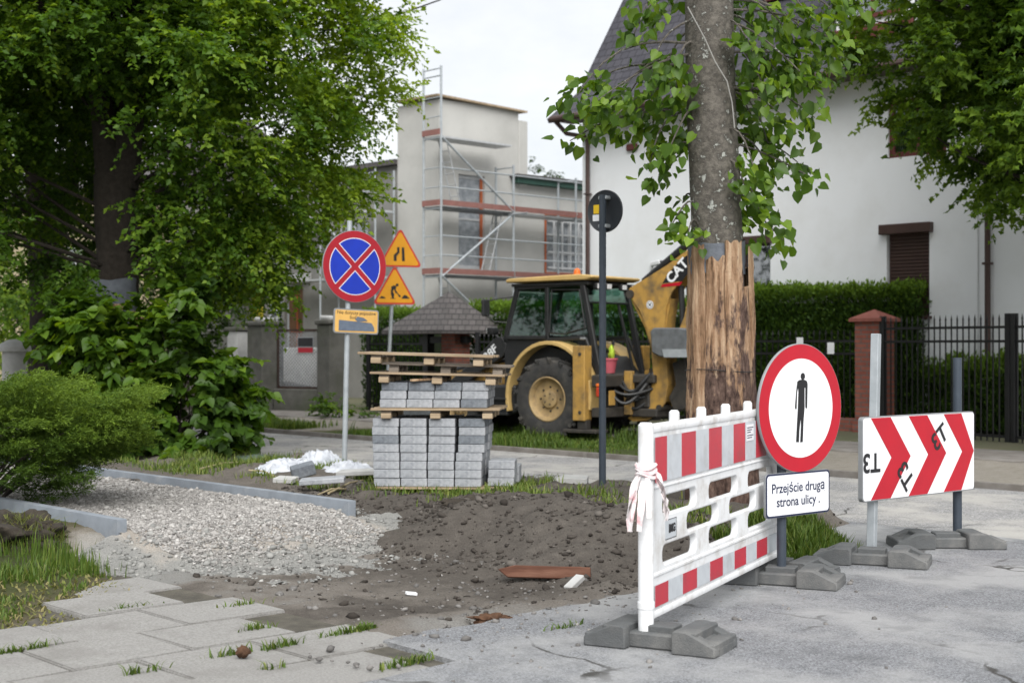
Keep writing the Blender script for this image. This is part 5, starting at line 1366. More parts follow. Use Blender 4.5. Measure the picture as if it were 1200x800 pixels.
tpz = 1.6+(405-579)/F*9.55; 
pl = MB(); pl.prism(rrect(-.31+.08,tpz-.148,.36+.08,tpz+.148,.03), -.012, .006, None, .001); pl = pl.build('text_plate', M['signgrey'], ns)
MB().prism(rrect(-.228,tpz-.145,.438,tpz+.145,.028), -.0136, -.0124).build('border', M['navy'], pl)
MB().prism(rrect(-.216,tpz-.133,.426,tpz+.133,.022), -.0148, -.0138).build('white_field', M['signwhite'], pl)
lettering('lettering','Przejście drugą\nstrona ulicy .',.090,M['navy'],pl,(.105,-.0152,tpz-.002),bold=.0012,ls=1.02,sx=.98)
mb = MB()
for zz in (cz+.12,cz-.15,tpz): mb.box((0,.03,zz),(.11,.05,.035),None,.004)
mb.build('bracket', M['galv'], ns)
rubber_base(ns, R(-62), (0,.045,0), .80, .36, .125)
# ---- chevron board
C0 = px(1008,405,10.58); C1 = px(1139,405,11.55); CR = math.atan2(C1.y-C0.y,C1.x-C0.x); CL = math.hypot(C1.x-C0.x,C1.y-C0.y)
cv = thing('chevron_board', 'white board with three red chevrons on two posts by the road', 'road sign', (C0.x,C0.y,0), CR)
zb, zt = 1.6+(405-588)/F*10.6, 1.6+(405-488.5)/F*10.6; zt2 = zb+(zt-zb)
bd = MB(); bd.prism(rrect(0,zb,CL,zt2,.03), -.02, .02, None, .002); bd = bd.build('board', M['signgrey'], cv)
MB().prism(rrect(.008,zb+.008,CL-.008,zt2-.008,.026), -.0225, -.0205).build('white_field', M['signwhite'], bd)
chv = MB(); hh = zt2-zb; zm = (zb+zt2)/2; w_ = .25; dp = .26
for x in (.10,.585,1.06):
    e_ = .010
    chv.prism([(x,zt2-e_),(x+w_,zt2-e_),(min(x+w_+dp,CL-.012),zm),(x+w_,zb+e_),(x,zb+e_),(x+dp,zm)], -.0242, -.0227)
chv.build('chevron', M['signred'], bd)
for x,z,rot,szz,sx in ((.105,zm-.02,R(180),.20,1.0),(.545,zm-.14,R(232),.20,1.0),(1.0,zm+.12,R(-35),.20,-1.0)):
    me = text_mesh('T3', szz, bold=.004, sx=sx); me.materials.append(M['black']); o = link('lettering', me, bd); o.location = (x,-.0254,z)
    o.rotation_euler = (0,rot,0)
gp = px(1018,405,10.75); gl = cv.matrix_world
def to_local(e, p): return Matrix.Rotation(-e.rotation_euler.z,3,'Z') @ (Vector(p)-Vector(e.location))
pa = to_local(cv, pg(1014,652,.0)); pb = to_local(cv, px(1031,391,10.8))
pa = Vector((pa.x, .05, .05)); pb = Vector((pb.x, .07, pb.z))
lp = MB(); lp.bar(pa, pb, .062, .062, .004); lp = lp.build('post', M['galv'], cv); lp['label'] = 'leaning galvanised post at the left end of the chevron board'
pc = to_local(cv, px(1113,405,11.55)); zt_ = 1.6+(405-419)/F*11.5
rp = MB(); rp.tube([(pc.x+.02,.06,.05),(pc.x+.02,.06,zt_)], .036, 14); rp = rp.build('post', M['bluepost'], cv); rp['label'] = 'dark straight post at the right end of the chevron board'
def place_base(e, x, y, L=.80): 
    wp = pg(x,y,.05); l_ = to_local(e, wp); return (l_.x,l_.y,0)
l_ = place_base(cv,1022,652); rubber_base(cv, R(-62), l_, .82, .36, .125)
l_ = place_base(cv,1108,633); rubber_base(cv, R(-40), l_, .86, .36, .125)
# ---- pole with a sign seen from behind
q = pg(706,579,.10); sp = thing('sign_pole', 'tall dark pole with a round road sign seen from behind', 'road sign', (q.x,q.y,.1), R(140))
mb = MB(); mb.tube([(0,0,-.1),(-.025,.03,3.02)], .036, 14); mb.build('post', M['bluepost'], sp)
zc = 1.6+(405-248.5)/F*14.5-.1
mb = MB(); mb.lathe([(0,.02),(.20,.02),(.212,.028),(.216,.02),(.216,.005),(.205,.0),(0,0)], 48, Matrix.Translation((0,-.060,zc)))
dk = mb.build('disc', M['signback'], sp)
MB().prism(circ(.205,48,0,zc), -.0625, -.0605).build('sign_face', M['signblue'], dk)
cl_ = MB()
for dz in (-.155,.13): cl_.box((-.022,-.005,zc+dz),(.10,.085,.035),None,.006)
cl_.build('bracket', M['galv'], sp)
MB().b2((.06,-.0395,zc-.02),(.14,-.0375,zc+.07)).build('yellow_sticker', M['stickyellow'], dk)
MB().b2((.05,-.0395,zc-.095),(.15,-.0375,zc-.03)).build('white_sticker', M['signwhite'], dk)
# ---- no stopping sign
q = px(407,405,16.8); st = thing('no_stopping_sign', 'round blue no stopping sign with red cross, above a taped yellow plate', 'road sign', (q.x,q.y,.14), R(35))
mb = MB(); mb.tube([(-.02,.045,-.15),(.055,.045,2.94)], .032, 14); mb.build('post', M['galv'], st)
cx, cz, r = .095, 1.6+(405-312)/F*16.8-.14, .428
dk = disc(st, r, cz, cx, .02)
MB().prism(circ(r*.985,72,cx,cz), -.0132, -.0122).build('red_field', M['darkred'], dk)
def sector(rad, w, k):
    pts = []; a0 = k*math.pi/2; ao = math.asin(w/rad)
    m_ = a0
    pts.append((cx+w*math.sqrt(2)*math.cos(m_), cz+w*math.sqrt(2)*math.sin(m_)))
    for i in range(17):
        a = m_-math.pi/4+ao+(math.pi/2-2*ao)*i/16; pts.append((cx+rad*math.cos(a), cz+rad*math.sin(a)))
    return pts
sw, sb = MB(), MB()
for k in range(4): sw.prism(sector(r*.792,.032,k), -.0144, -.0134); sb.prism(sector(r*.772,.040,k), -.0156, -.0146)
sw.build('white_outline', M['signwhite'], dk); sb.build('blue_sector', M['signblue'], dk)
pz = 1.6+(405-376.5)/F*16.8-.14; tilt = R(2)
pe = MB(); pe.prism(rrect(-.30,-.145,.30,.145,.03), -.012, .008, None, .001); pe = pe.build('text_plate', M['signgrey'], st); pe.location = (.115,0,pz); pe.rotation_euler = (0,tilt,0)
MB().prism(rrect(-.285,-.130,.285,.130,.022), -.0136, -.0124).build('yellow_field', M['plateyellow'], pe)
lettering('lettering','Nie dotyczy pojazdów\nbudowy',.058,M['black'],pe,(0,-.0142,.072),ls=.95)
tpv = MB(); tpv.prism([(-.235,-.115),(.245,-.11),(.238,-.062),(.215,-.03),(.20,-.01),(.0,-.002),(-.03,.0),(-.235,.01)], -.0165, -.0148); tpv.prism([(.01,.06),(.10,.045),(.15,.012),(.02,-.004),(-.02,.02)], -.0168, -.0150)
tpv.build('grey_tape', M['greytape'], pe)
mb = MB()
for zz in (cz+.15,cz-.2,pz): mb.box((.03,.03,zz),(.11,.05,.035),None,.004)
mb.build('bracket', M['galv'], st)
# ---- two triangular roadworks signs on one post
q = px(453,405,24.6); tr = thing('warning_signs_post', 'grey post carrying two yellow triangular roadworks warning signs', 'road sign', (q.x,q.y,.1), R(20))
mb = MB(); mb.tube([(-.02,.05,-.1),(.17,.05,3.35)], .033, 12); mb.build('post', M['galv'], tr)
def tri(cx, cz, s, rr):
    h = s*math.sqrt(3)/2; V = [(cx-s/2,cz-h/3),(cx+s/2,cz-h/3),(cx,cz+2*h/3)]; pts = []
    for i in range(3):
        p = Vector((V[i][0],V[i][1])); a = (Vector(V[i-1])-p).normalized(); b = (Vector(V[(i+1)%3])-p).normalized()
        bi = (a+b).normalized(); c_ = p+bi*rr*2
        a0 = math.atan2(-bi.y,-bi.x)
        for k in range(-4,5): t = a0+k/4*R(60); pts.append((c_.x+rr*math.cos(t), c_.y+rr*math.sin(t)))
    return pts
def triangle(xp, yp, s, label, symbol):
    z = 1.6+(405-yp)/F*24.6-.1; x = (xp-453)/F*24.6/.94
    e = MB(); e.prism(tri(x,z,s,.045), -.012, .010, None, .001); e = e.build('triangle_plate', M['signgrey'], tr); e['label'] = label
    MB().prism(tri(x,z,s*.985,.043), -.0132, -.0122).build('red_rim', M['orangered'], e)
    MB().prism(tri(x,z,s*.86,.030), -.0146, -.0134).build('yellow_field', M['signyellow'], e)
    sy = MB()
    for poly in symbol: sy.prism([(x+a*s,z+b*s) for a,b in poly], -.0160, -.0148)
    sy.build('symbol', M['black'], e)
narrow = [[(-.15,-.16),(-.085,-.16),(-.085,-.05),(-.02,.02),(-.02,.14),(-.075,.14),(-.075,.04),(-.15,-.03)], [(.035,-.16),(.10,-.16),(.085,.14),(.03,.14)]]
def cir2(r,cx,cz): return [(cx+r*math.cos(a),cz+r*math.sin(a)) for a in np.linspace(0,2*math.pi,16)[:-1]]
worker = [cir2(.033,.055,.135), [(-.075,.10),(-.02,.125),(.025,.12),(.035,.085),(.02,.02),(.04,-.045),(.025,-.055),(-.005,.005),(-.005,.045),(-.03,.02),(-.045,-.05),(-.035,-.15),(-.06,-.15),(-.09,-.05),(-.08,.03)], [(-.10,-.165),(-.02,-.165),(-.03,-.15),(-.09,-.15)], [(-.075,.03),(-.01,-.06),(-.02,-.15),(.015,-.15),(.02,-.165),(-.04,-.165),(-.045,-.06),(-.10,.02)],
 [(-.02,.045),(.09,-.10),(.105,-.085),(-.005,.06)], [(.075,-.09),(.12,-.075),(.14,-.12),(.10,-.13)], [(.15,-.16),(.34,-.16),(.28,-.10),(.22,-.075),(.18,-.11)], [(-.35,-.16),(-.2,-.16),(-.24,-.12),(-.3,-.11)]]
triangle(468.5, 297, .80, 'upper yellow triangle with the road narrows symbol', narrow)
triangle(462, 341, .80, 'lower yellow triangle with the digging worker symbol', worker)
# ================================================================ PALLETS AND PAVERS
PR = R(-4); PC = px(507,405,13.95); PZ = .118
PM = Matrix.Translation((PC.x,PC.y,0)) @ Matrix.Rotation(PR,4,'Z')
def pw(x,y,z): return PM @ Vector((x,y,z))
def make_pallet(name, label, x0, x1, y0, z, mats, leg=.088, boards=5, thick=.024, dep=.86, bottom=False, roll=0, yaw=0, group=None, legs=(.13,.5,.9)):
    L = x1-x0; e = thing(name, label, 'pallet', pw(x0,y0,z), PR+yaw, group); e.rotation_euler = (0,roll,PR+yaw)
    for i in range(boards):
        y = i*(dep-.1)/(boards-1)
        MB().b2((rnd.uniform(-.012,.012),y,leg),(L+rnd.uniform(-.012,.012),y+.10,leg+thick),.003).build('deck_board', mats[i % len(mats)], e)
    for t in legs:
        MB().b2((L*t-.05,.03,leg-.026),(L*t+.05,dep-.02,leg-.001),.003).build('stringer', M['palletgrey'], e)
        for y in (.0,dep/2-.05,dep-.11): MB().b2((L*t-.05,y,0),(L*t+.05,y+.10,leg-.027),.004).build('block', mats[0], e)
    return e
U = 13.95/F
def X_(x): return (x-507)*U
make_pallet('pallet','bottom wooden pallet on the soil carrying the tall lower stack of pavers', X_(438),X_(592),-.02,PZ,[M['pallet']],.075,5,.022,.90)
PVW, PVD, PVH = .262, .40, .0838
def paver_mesh(mat):
    mb = MB(); mb.box((PVW/2,PVD/2,PVH/2),(PVW-.005,PVD-.008,PVH-.003),None,.005); o = mb.build('paving_block', mat); me = o.data; bpy.data.objects.remove(o); return me
PMESH = [paver_mesh(M['paver']), paver_mesh(M['paver2'])]
ORD = ['bottom','second','third','fourth','fifth','sixth','seventh','eighth']
COLN = ['leftmost','second','third','rightmost']
def paver(x,y,z,label,group,dark=False,yaw=0):
    o = bpy.data.objects.new('paving_block', PMESH[1 if dark else 0]); COL.objects.link(o)
    o.location = pw(x,y,z); o.rotation_euler = (0,0,PR+yaw); tag(o, label, 'paving block', group)
zb_ = PZ+.0985
for row in (0,1):
    for c in range(4):
        for l in range(8):
            x = X_(437)+c*.2665+.006*(l-0)*(c-1.2)*.35*(1 if l < 7 else .8)+rnd.uniform(-.004,.004)+(.012 if row else 0)
            if c == 3: x += .018*(l > 3)
            paver(x, row*.415+rnd.uniform(-.006,.006), zb_+l*PVH, '%s grey paving block of the %s column, %s row of the lower stack' % ('topmost' if l == 7 else ORD[l], COLN[c], 'front' if row == 0 else 'back'), 'paving blocks in the lower stack', rnd.random() < .10 or (l == 7 and c > 2), rnd.uniform(-.012,.012))
for l in range(3):
    paver(X_(570)+rnd.uniform(0,.012), .10, zb_+l*PVH, '%s grey paving block of the short side pile right of the lower stack, front' % ('topmost' if l == 2 else ORD[l]), 'paving blocks beside the lower stack')
    if l < 2: paver(X_(573)+rnd.uniform(0,.012), .515, zb_+l*PVH, '%s grey paving block of the short side pile right of the lower stack, back' % ORD[l], 'paving blocks beside the lower stack')
for l in range(4): paver(X_(549), .425, zb_+(l+4)*PVH*1.0, '%s grey paving block of the half hidden back right pile of the lower stack' % ('topmost' if l == 3 else ORD[l]), 'paving blocks in the lower stack', True) if False else None
z2 = zb_+8*PVH
make_pallet('pallet','middle wooden pallet lying on the lower stack of pavers', X_(434),X_(587),-.04,z2,[M['pallet']],.078,5,.024,.86,legs=(.12,.5,.90))
z3 = z2+.103
for row in (0,1):
    for c in range(4):
        for l in range(3):
            x = X_(444)+c*.2665+.010*l+rnd.uniform(-.004,.004)
            paver(x, row*.415+.0+rnd.uniform(-.006,.006), z3+l*PVH, '%s grey paving block of the %s column, %s row of the upper stack' % (['bottom','middle','topmost'][l], COLN[c], 'front' if row == 0 else 'back'), 'paving blocks in the upper stack', rnd.random() < .15 or (l == 2 and c in (0,1)), rnd.uniform(-.012,.012))
z4 = z3+3*PVH
make_pallet('pallet','lowest of the three empty pallets on top of the upper stack', X_(434),X_(591),-.05,z4,[M['pallet'],M['palletgrey']],.082,5,.022,.86,roll=R(1.2),legs=(.10,.5,.90))
make_pallet('pallet','grey weathered middle one of the three empty pallets on the pile', X_(445),X_(598),.02,z4+.092,[M['palletgrey']],.082,5,.022,.86,roll=R(1.6),yaw=R(2),legs=(.10,.5,.9))
make_pallet('pallet','topmost of the three empty pallets on the pile', X_(420),X_(577),-.05,z4+.192,[M['pallet'],M['palletgrey'],M['pallet']],.084,5,.024,.86,roll=R(1.6),yaw=R(-1),legs=(.13,.53,.9))
# loose bits between the pallets
lb = MB(); lb.bar(pw(X_(482),-.05,z4+.02), pw(X_(515),.1,z4+.035), .05, .022, .003); tag(lb.build('wood_scrap', M['plank']), 'short split piece of pale wood lying under the empty pallets', 'wood scrap')
# ---- single concrete slab lying on the verge
q = pg(655,573,.10); cb = MB(); cb.prism([(-.30,0),(.30,0),(.30,.13),(.06,.14),(-.26,.03)], -.2, .22, None, .006); cb = cb.build('concrete_slab', M['paleconc']); cb.location = q; cb.rotation_euler = (0,0,R(-6)); tag(cb,'pale concrete slab lying by the street edge right of the pallets','slab')
q = pg(640,577,.09); kb = MB(); kb.box((0,0,-.06),(2.6,.06,.22),None,.008); kb = kb.build('edging_stone', M['edging']); kb.location = W(to_sn(q)[0]+.2, to_sn(q)[1], .07); kb.rotation_euler = (0,0,TH); tag(kb,'dark edging stone set along the street behind the pallets','edging')
# ---- broken red board, bits and sticks on the soil
def soil_at(p):
    s_, n_ = to_sn(p); return float(h_soil(np.array([s_]), np.array([n_]))[0])
def on_soil(x, y):
    p = pg(x,y,0)
    for _ in range(6): z = soil_at(p); p = pg(x,y,z)
    return p
q = on_soil(640,679); bd = MB(); bd.prism([(-.34,.02),(-.27,-.035),(.31,-.045),(.31,.04),(-.22,.05)], -.02, .05, None, .006); bd.box((.0,.03,.03),(.5,.06,.03),None,.006)
bd = bd.build('broken_board', M['boardred']); bd.location = q+Vector((0,0,.05)); bd.rotation_euler = (R(-12),0,R(-4)); tag(bd, 'split reddish brown board lying at the foot of the soil heap', 'board')
q = on_soil(673,686); o = MB().box((0,0,.02),(.16,.07,.04),(0,R(-25),R(50)),.006).build('concrete_chip', M['paleconc']); o.location = q; tag(o,'small grey concrete chip beside the reddish board','rubble')
q = on_soil(527,629); o = MB().bar((-.05,0,.10),(.05,-.05,.0),.035,.02,.003).build('wood_chip', M['stick']); o.location = q; tag(o,'pale wood chip lying on the soil heap','wood chip')
q = on_soil(482,697); o = MB().box((0,0,.012),(.075,.05,.02),(0,R(8),R(20)),.004).build('stone_chip', M['signwhite']); o.location = q; tag(o,'small white stone chip on the trampled soil','stone')
def lump(name, mat, q, size, label, cat, seed, sub=3, amp=.45):
    t = bmesh.new(); bmesh.ops.create_icosphere(t, subdivisions=sub, radius=1)
    for v in t.verts:
        v.co *= 1+amp*mnoise.noise(v.co*2.3+Vector((seed,0,0)))+amp*.4*mnoise.noise(v.co*6+Vector((0,seed,0)))
    bmesh.ops.scale(t, vec=size, verts=t.verts); mb = MB(); mb._merge(t); o = mb.build(name, mat, None, True, 70); o.location = q; return tag(o, label, cat)
q = on_soil(576,729); lump('leaf_clump', M['deadleaf'], q+Vector((0,0,.015)), (.11,.06,.035), 'clump of brown dead leaves at the edge of the pit', 'leaf litter', 4, 4, .7)
q = pg(285,768,0); lump('pine_cone', M['deadleaf'], q+Vector((0,0,.022)), (.036,.030,.030), 'small brown cone lying on the paving slabs', 'cone', 9, 3)
sod_m = pm('sod_earth', (.032,.026,.020), (.055,.045,.034), 14, .95, .9, 60)
q = pg(572,598,.16); lump('sod', sod_m, q-Vector((0,0,.02)), (.42,.18,.12), 'dark clump of turned earth in front of the pallets', 'earth clump', 5, 5, .6)
q = pg(12,636,.10); sod = lump('sod', sod_m, q, (.42,.34,.20), 'dark mound of dug-up turf left of the near path edging', 'earth clump', 6, 5, .55)
rg = rng.normal(0,1,(900,3)); rg = unit(rg); rg[:,2] = np.abs(rg[:,2]); rg = rg*[.40,.33,.20]+np.array(q[:])+[0,0,-.02]
blades('sod_grass', LF['drygrass'], rg, .07*np.ones(len(rg)), 'matted roots and dry grass on the dug-up turf mound', 'grass', w=.005, lean=2.2, dry=.3)
# sticks
sg = MB()
for a,b in (((235,551),(288,543)),((292,553),(325,561)),((405,575),(372,582)),((385,580),(432,563))):
    p0 = on_soil(*a); p1 = on_soil(*b); L = MB().tube([p0+Vector((0,0,.02)), (p0+p1)/2+Vector((0,0,.05)), p1+Vector((0,0,.02))], [.012,.010,.006], 6)
    lab = {235:'long pale dry stick on the grass nearest the leafy shoots',292:'pale stick lying in front of the white sheets',405:'forked dry twig behind the far path edging, lower piece',385:'forked dry twig behind the far path edging, upper piece'}[a[0]]
    tag(L.build('dry_stick', M['stick']), lab, 'stick')
# crumpled sheets
def sheet(name, mat, x, y, size, label, seed, amp=.5):
    q = on_soil(x,y); t = bmesh.new(); bmesh.ops.create_grid(t, x_segments=46, y_segments=34, size=1)
    for v in t.verts:
        r2 = v.co.x**2+v.co.y**2; p = Vector((v.co.x*2.2,v.co.y*2.2,seed))
        a_ = 1-abs(mnoise.noise(p*1.3))*2; b_ = 1-abs(mnoise.noise(p*3.1+Vector((5,0,0))))*2
        z = max(0,(1-r2*.8))*(.45+amp*(a_*.8+b_*.45))
        v.co.x += .14*mnoise.noise(p*2); v.co.y += .14*mnoise.noise(p*2+Vector((9,0,0)))
        v.co.z = max(z, .03+.03*b_)
    bmesh.ops.scale(t, vec=size, verts=t.verts); mb = MB(); mb._merge(t); o = mb.build(name, mat, None, True, 50)
    o.location = q-Vector((0,0,.01)); o.rotation_euler = (0,0,rnd.uniform(-.4,.4)); return tag(o, label, 'sheet')
sheet('plastic_sheet', M['sack'], 335,551,(.36,.34,.16),'crumpled white sheet at the left of the heap by the sign post',1)
sheet('plastic_sheet', M['sack'], 374,548,(.36,.36,.24),'crumpled white sheet heaped highest, just left of the sign post',2)
sheet('plastic_sheet', M['sack'], 408,553,(.34,.3,.15),'crumpled white sheet at the foot of the sign post',3)
sheet('net_sheet', M['greensheet'], 300,540,(.52,.35,.10),'dull green crumpled sheet left of the white sheets',4)
q = on_soil(355,559); o = MB().box((0,0,.08),(.26,.16,.13),(R(8),R(-14),R(15)),.01).build('rubble_block', M['paver2']); o.location = q; tag(o,'dark grey broken block lying on the white sheets','rubble')
for x,y,l,lab in ((335,565,.22,'small pale slab in front of the white sheets, left'),(378,566,.45,'flat grey slab in front of the white sheets, middle'),(425,556,.55,'flat pale slab right of the sign post')):
    q = on_soil(x,y); o = MB().box((0,0,.03),(l,.22,.05),(R(3),R(rnd.uniform(-4,4)),R(rnd.uniform(-12,10))),.006).build('stone_slab', M['paleconc'] if x != 378 else M['paver']); o.location = q; tag(o, lab, 'slab')
# overhead wire at the top of the sky
w_ = MB(); w_.tube([px(380,36,22), px(470,16,24), px(515,0,25), px(600,-40,27)], .014, 6); tag(w_.build('overhead_wire', M['wire']), 'dark overhead wire crossing the sky at the top', 'wire')
w_ = MB(); w_.tube([px(1030,91,21), px(1110,90,21.2), px(1190,84,21.4), px(1260,78,21.5)], .012, 6); tag(w_.build('overhead_wire', M['palewire']), 'pale wire running through the maple in front of the white house', 'wire')
# ================================================================ BACKHOE LOADER
OX, OY = .58, 24.0
MR = math.atan2(-.6,.8)
bl = thing('backhoe_loader', 'yellow and black backhoe loader parked on the grass verge across the street', 'backhoe loader', (OX,OY,0), MR)
def mx(p, y=0): k = (p-600)/F; return (OY*k-OX+y*(.8*k-.6))/(.8+.6*k)
def mz(py, x, y=0): return 1.6+(HY-py)*(OY-.6*x+.8*y)/F
def mp(p, q, y=0): x = mx(p,y); return (x, mz(q,x,y))
Y_, B_ = M['catyellow'], M['machblack']
# wheels
def wheel(parent, x, z, r, y0, y1, rimr, lugs, out):
    w = bpy.data.objects.new('wheel', None); COL.objects.link(w); w.parent = parent; w.location = (x, (y0+y1)/2, z); w.empty_display_size = .1
    h = (y1-y0)/2
    T = MB(); T.lathe([(rimr,-h*.86),(rimr+.05,-h*.98),(r*.80,-h),(r*.93,-h*.92),(r*.965,-h*.72),(r*.965,h*.72),(r*.93,h*.92),(r*.80,h),(rimr+.05,h*.98),(rimr,h*.86)], 56)
    for i in range(lugs):
        for sd in (-1,1):
            a = 2*math.pi*(i+(.5 if sd > 0 else 0))/lugs
            m_ = Matrix.Rotation(-a,4,'Y') @ Matrix.Translation((r*.985,sd*h*.50,0)) @ Matrix.Rotation(sd*R(40),4,'X')
            t = bmesh.new(); bmesh.ops.create_cube(t, size=1); bmesh.ops.scale(t, vec=(r*.075,h*1.05,r*.075), verts=t.verts); T._merge(t, m_)
            m_ = Matrix.Rotation(-a,4,'Y') @ Matrix.Translation((r*.93,sd*h*.95,0)) @ Matrix.Rotation(sd*R(10),4,'Z')
            t = bmesh.new(); bmesh.ops.create_cube(t, size=1); bmesh.ops.scale(t, vec=(r*.10,h*.16,r*.085), verts=t.verts); T._merge(t, m_)
    T.build('tyre', M['tyre'], w)
    Rm = MB(); s_ = out
    Rm.lathe([(rimr,s_*h*.90),(rimr+.012,s_*h*.94),(rimr*.98,s_*h*.97),(rimr*.93,s_*h*.9),(rimr*.86,s_*h*.5),(rimr*.78,s_*h*.42),(rimr*.5,s_*h*.38),(rimr*.42,s_*h*.40),(rimr*.40,s_*h*.62),(rimr*.30,s_*h*.68),(0,s_*h*.68)], 40)
    Rm.build('rim', M['rimbeige'], w)
    for n_, f_, r_, o0, o1 in ((8,.55,.018,.36,.46),(5,.25,.014,.67,.73)):
        for i in range(n_):
            a = 2*math.pi*i/n_; MB().tube([(math.cos(a)*rimr*f_,s_*h*o0,math.sin(a)*rimr*f_),(math.cos(a)*rimr*f_,s_*h*o1,math.sin(a)*rimr*f_)], r_, 6).build('wheel_nut', M['greasy'], w)
    return w
WZ = .70
wheel(bl, 0.0, WZ, .69, 0, .42, .37, 17, -1); wheel(bl, 0.0, WZ, .69, 1.50, 1.92, .37, 17, 1)
wheel(bl, -2.05, .47, .42, .12, .40, .23, 15, -1); wheel(bl, -2.05, .47, .42, 1.50, 1.78, .23, 15, 1)
# chassis
ch = MB(); ch.b2((-3.0,.62,.45),(1.0,1.28,.95),.03).b2((-.3,.40,.55),(.3,1.5,.80),.03).b2((-2.15,.3,.38),(-1.95,1.6,.58),.03).b2((-1.55,.12,.42),(-.75,.62,.92),.04).build('chassis', B_, bl)
st = MB(); st.b2((-1.35,.02,.40),(-.85,.20,.45),.008).b2((-1.35,.02,.66),(-.85,.16,.70),.008).bar((-1.33,.06,.42),(-1.33,.1,.9),.03,.02).bar((-.87,.06,.42),(-.87,.1,.9),.03,.02).build('step', B_, bl)
# hood
hd = MB(); hd.prism([(-2.75,.80),(-2.75,1.12),(-2.6,1.2),(-1.10,1.42),(-1.0,1.42),(-1.0,.80)], .48, 1.42, None, .04); hood = hd.build('hood', B_, bl)
MB().prism([(-2.6,.88),(-2.5,1.12),(-1.12,1.32),(-1.12,.88)], .462, .478).build('side_panel', Y_, hood)
MB().prism([(-2.79,.85),(-2.79,1.10),(-2.752,1.10),(-2.752,.85)],.55,1.35).build('grille', B_, hood)
ex = MB(); ex.tube([(-1.75,1.25,1.30),(-1.75,1.25,1.85),(-1.70,1.25,1.93)],[.04,.04,.035],10); ex.build('exhaust', M['greasy'], bl)
# loader arms and front bucket
for y in (.50,1.40):
    sd = -1 if y < 1 else 1
    la = MB(); la.prism([(-1.05,1.62),(-1.16,1.76),(-1.30,1.74),(-1.75,1.36),(-2.5,.86),(-2.95,.40),(-2.88,.26),(-2.4,.60),(-1.7,1.10),(-1.12,1.42)], y-.07+sd*.16, y+.07+sd*.16, None, .012); arm = la.build('loader_arm', B_, bl)
    if sd < 0:
        yy = y-.07+sd*.16
        dcl = MB().prism([(-1.16,1.70),(-1.30,1.70),(-1.72,1.34),(-1.66,1.20),(-1.14,1.56)], yy-.006, yy-.002).build('decal_field', B_, arm)
        lettering('lettering','428F',.20,M['signwhite'],dcl,(-1.44,yy-.0075,1.44),rot=(0,R(-38),0),bold=.005,sx=1.1)
    MB().tube([(-1.3,y+sd*.16,.80),(-1.9,y+sd*.16,.95)],.05,10).tube([(-1.9,y+sd*.16,.95),(-2.5,y+sd*.16,.80)],.028,8).build('loader_cylinder', M['greasy'], bl)
bk = MB(); bk.prism([(-3.75,.10),(-4.55,.06),(-4.57,.09),(-3.85,.18),(-3.70,.42),(-3.78,.78),(-4.0,.92),(-4.02,.95),(-3.70,.84),(-3.60,.45)], -.12, 2.02, None, .006)
bk.prism([(-3.75,.12),(-4.5,.10),(-4.0,.90),(-3.72,.80),(-3.66,.45)], -.13, -.10).prism([(-3.75,.12),(-4.5,.10),(-4.0,.90),(-3.72,.80),(-3.66,.45)], 2.0, 2.03)
fb = bk.build('front_bucket', M['steelgrey'], bl); fb.location = (1.15,0,.0)
# fender (viewer side and far side)
for y0, y1 in ((.02,.50),(1.40,1.86)):
    fe = MB(); n_ = 22; ri, ro = .83, .89
    a0, a1 = R(196), R(-12)
    def fpt(r_, t):
        a = a0+(a1-a0)*t; x = r_*1.0*math.cos(a); z = WZ+.03+r_*1.07*math.sin(a); return (x, z)
    outer = [fpt(ro,i/n_) for i in range(n_+1)]; inner = [fpt(ri,i/n_) for i in range(n_+1)]
    fe.prism(outer+inner[::-1], y0, y1, None, .008)
    if y0 < 1: 
        # inner wheel arch wall
        fe.prism(outer+[(0.9,.75),(-.88,.55)], y1-.03, y1)
    fe.build('fender', M['paleyellow'], bl)
# cab
Y0, Y1 = .26, 1.60
Ab, At = (-1.06,1.72), (-.80,2.60)
Bb, Bt = (-.16,1.62), (-.17,2.64)
Cb, Ct = (.92,1.05), (.56,2.66)
lo = MB(); lo.prism([(-1.10,.80),(-1.10,1.74),(-.12,1.70),(-.10,1.58),(.62,1.42),(.88,1.12),(.95,.95),(.95,.80)], Y0+.02, Y1-.02, None, .01)
lo.build('cab_body', B_, bl)
for y in (Y0, Y1):
    pl = MB(); yy = y
    def pil(p0,p1,w,w2=.06): pl.bar((p0[0],yy,p0[1]),(p1[0],yy,p1[1]),w2,w,.012)
    pil(Ab,At,.085); pil((Bb[0],1.60),Bt,.075); pil(Cb,Ct,.10,.08); pil(At,Ct,.09); pil((-1.08,1.74),(-.14,1.74),.07); pil((-.14,1.70),(.70,1.98) if False else (.62,1.74),.07)
    pil((.62,1.74),(.92,1.05),.05)
    pl.build('pillar_frame', B_, bl)
    gl = MB(); d_ = .012
    gl.prism([(Ab[0]+.05,1.78),(Bb[0]-.04,1.78),(Bt[0]-.04,2.58),(At[0]+.06,2.55)], yy-d_/2, yy+d_/2).build('side_window', M['glass'], bl)
    gl = MB(); gl.prism([(Bb[0]+.05,1.78),(.66,1.78),(.55,2.58),(Bt[0]+.05,2.58)], yy-d_/2, yy+d_/2).build('side_window', M['glass'], bl)
    if y == Y0:
        dr = MB()
        dr.tube([(Bb[0]+.06,yy-.03,1.82),(.2,yy-.035,1.80),(.64,yy-.03,1.90),(.52,yy-.03,2.54),(-.05,yy-.03,2.55),(Bb[0]+.06,yy-.03,1.82)],.016,6); dr.build('window_rim', B_, bl)
        MB().box((.60,yy-.05,1.72),(.10,.04,.04),None,.008).build('door_handle', M['signgrey'], bl)
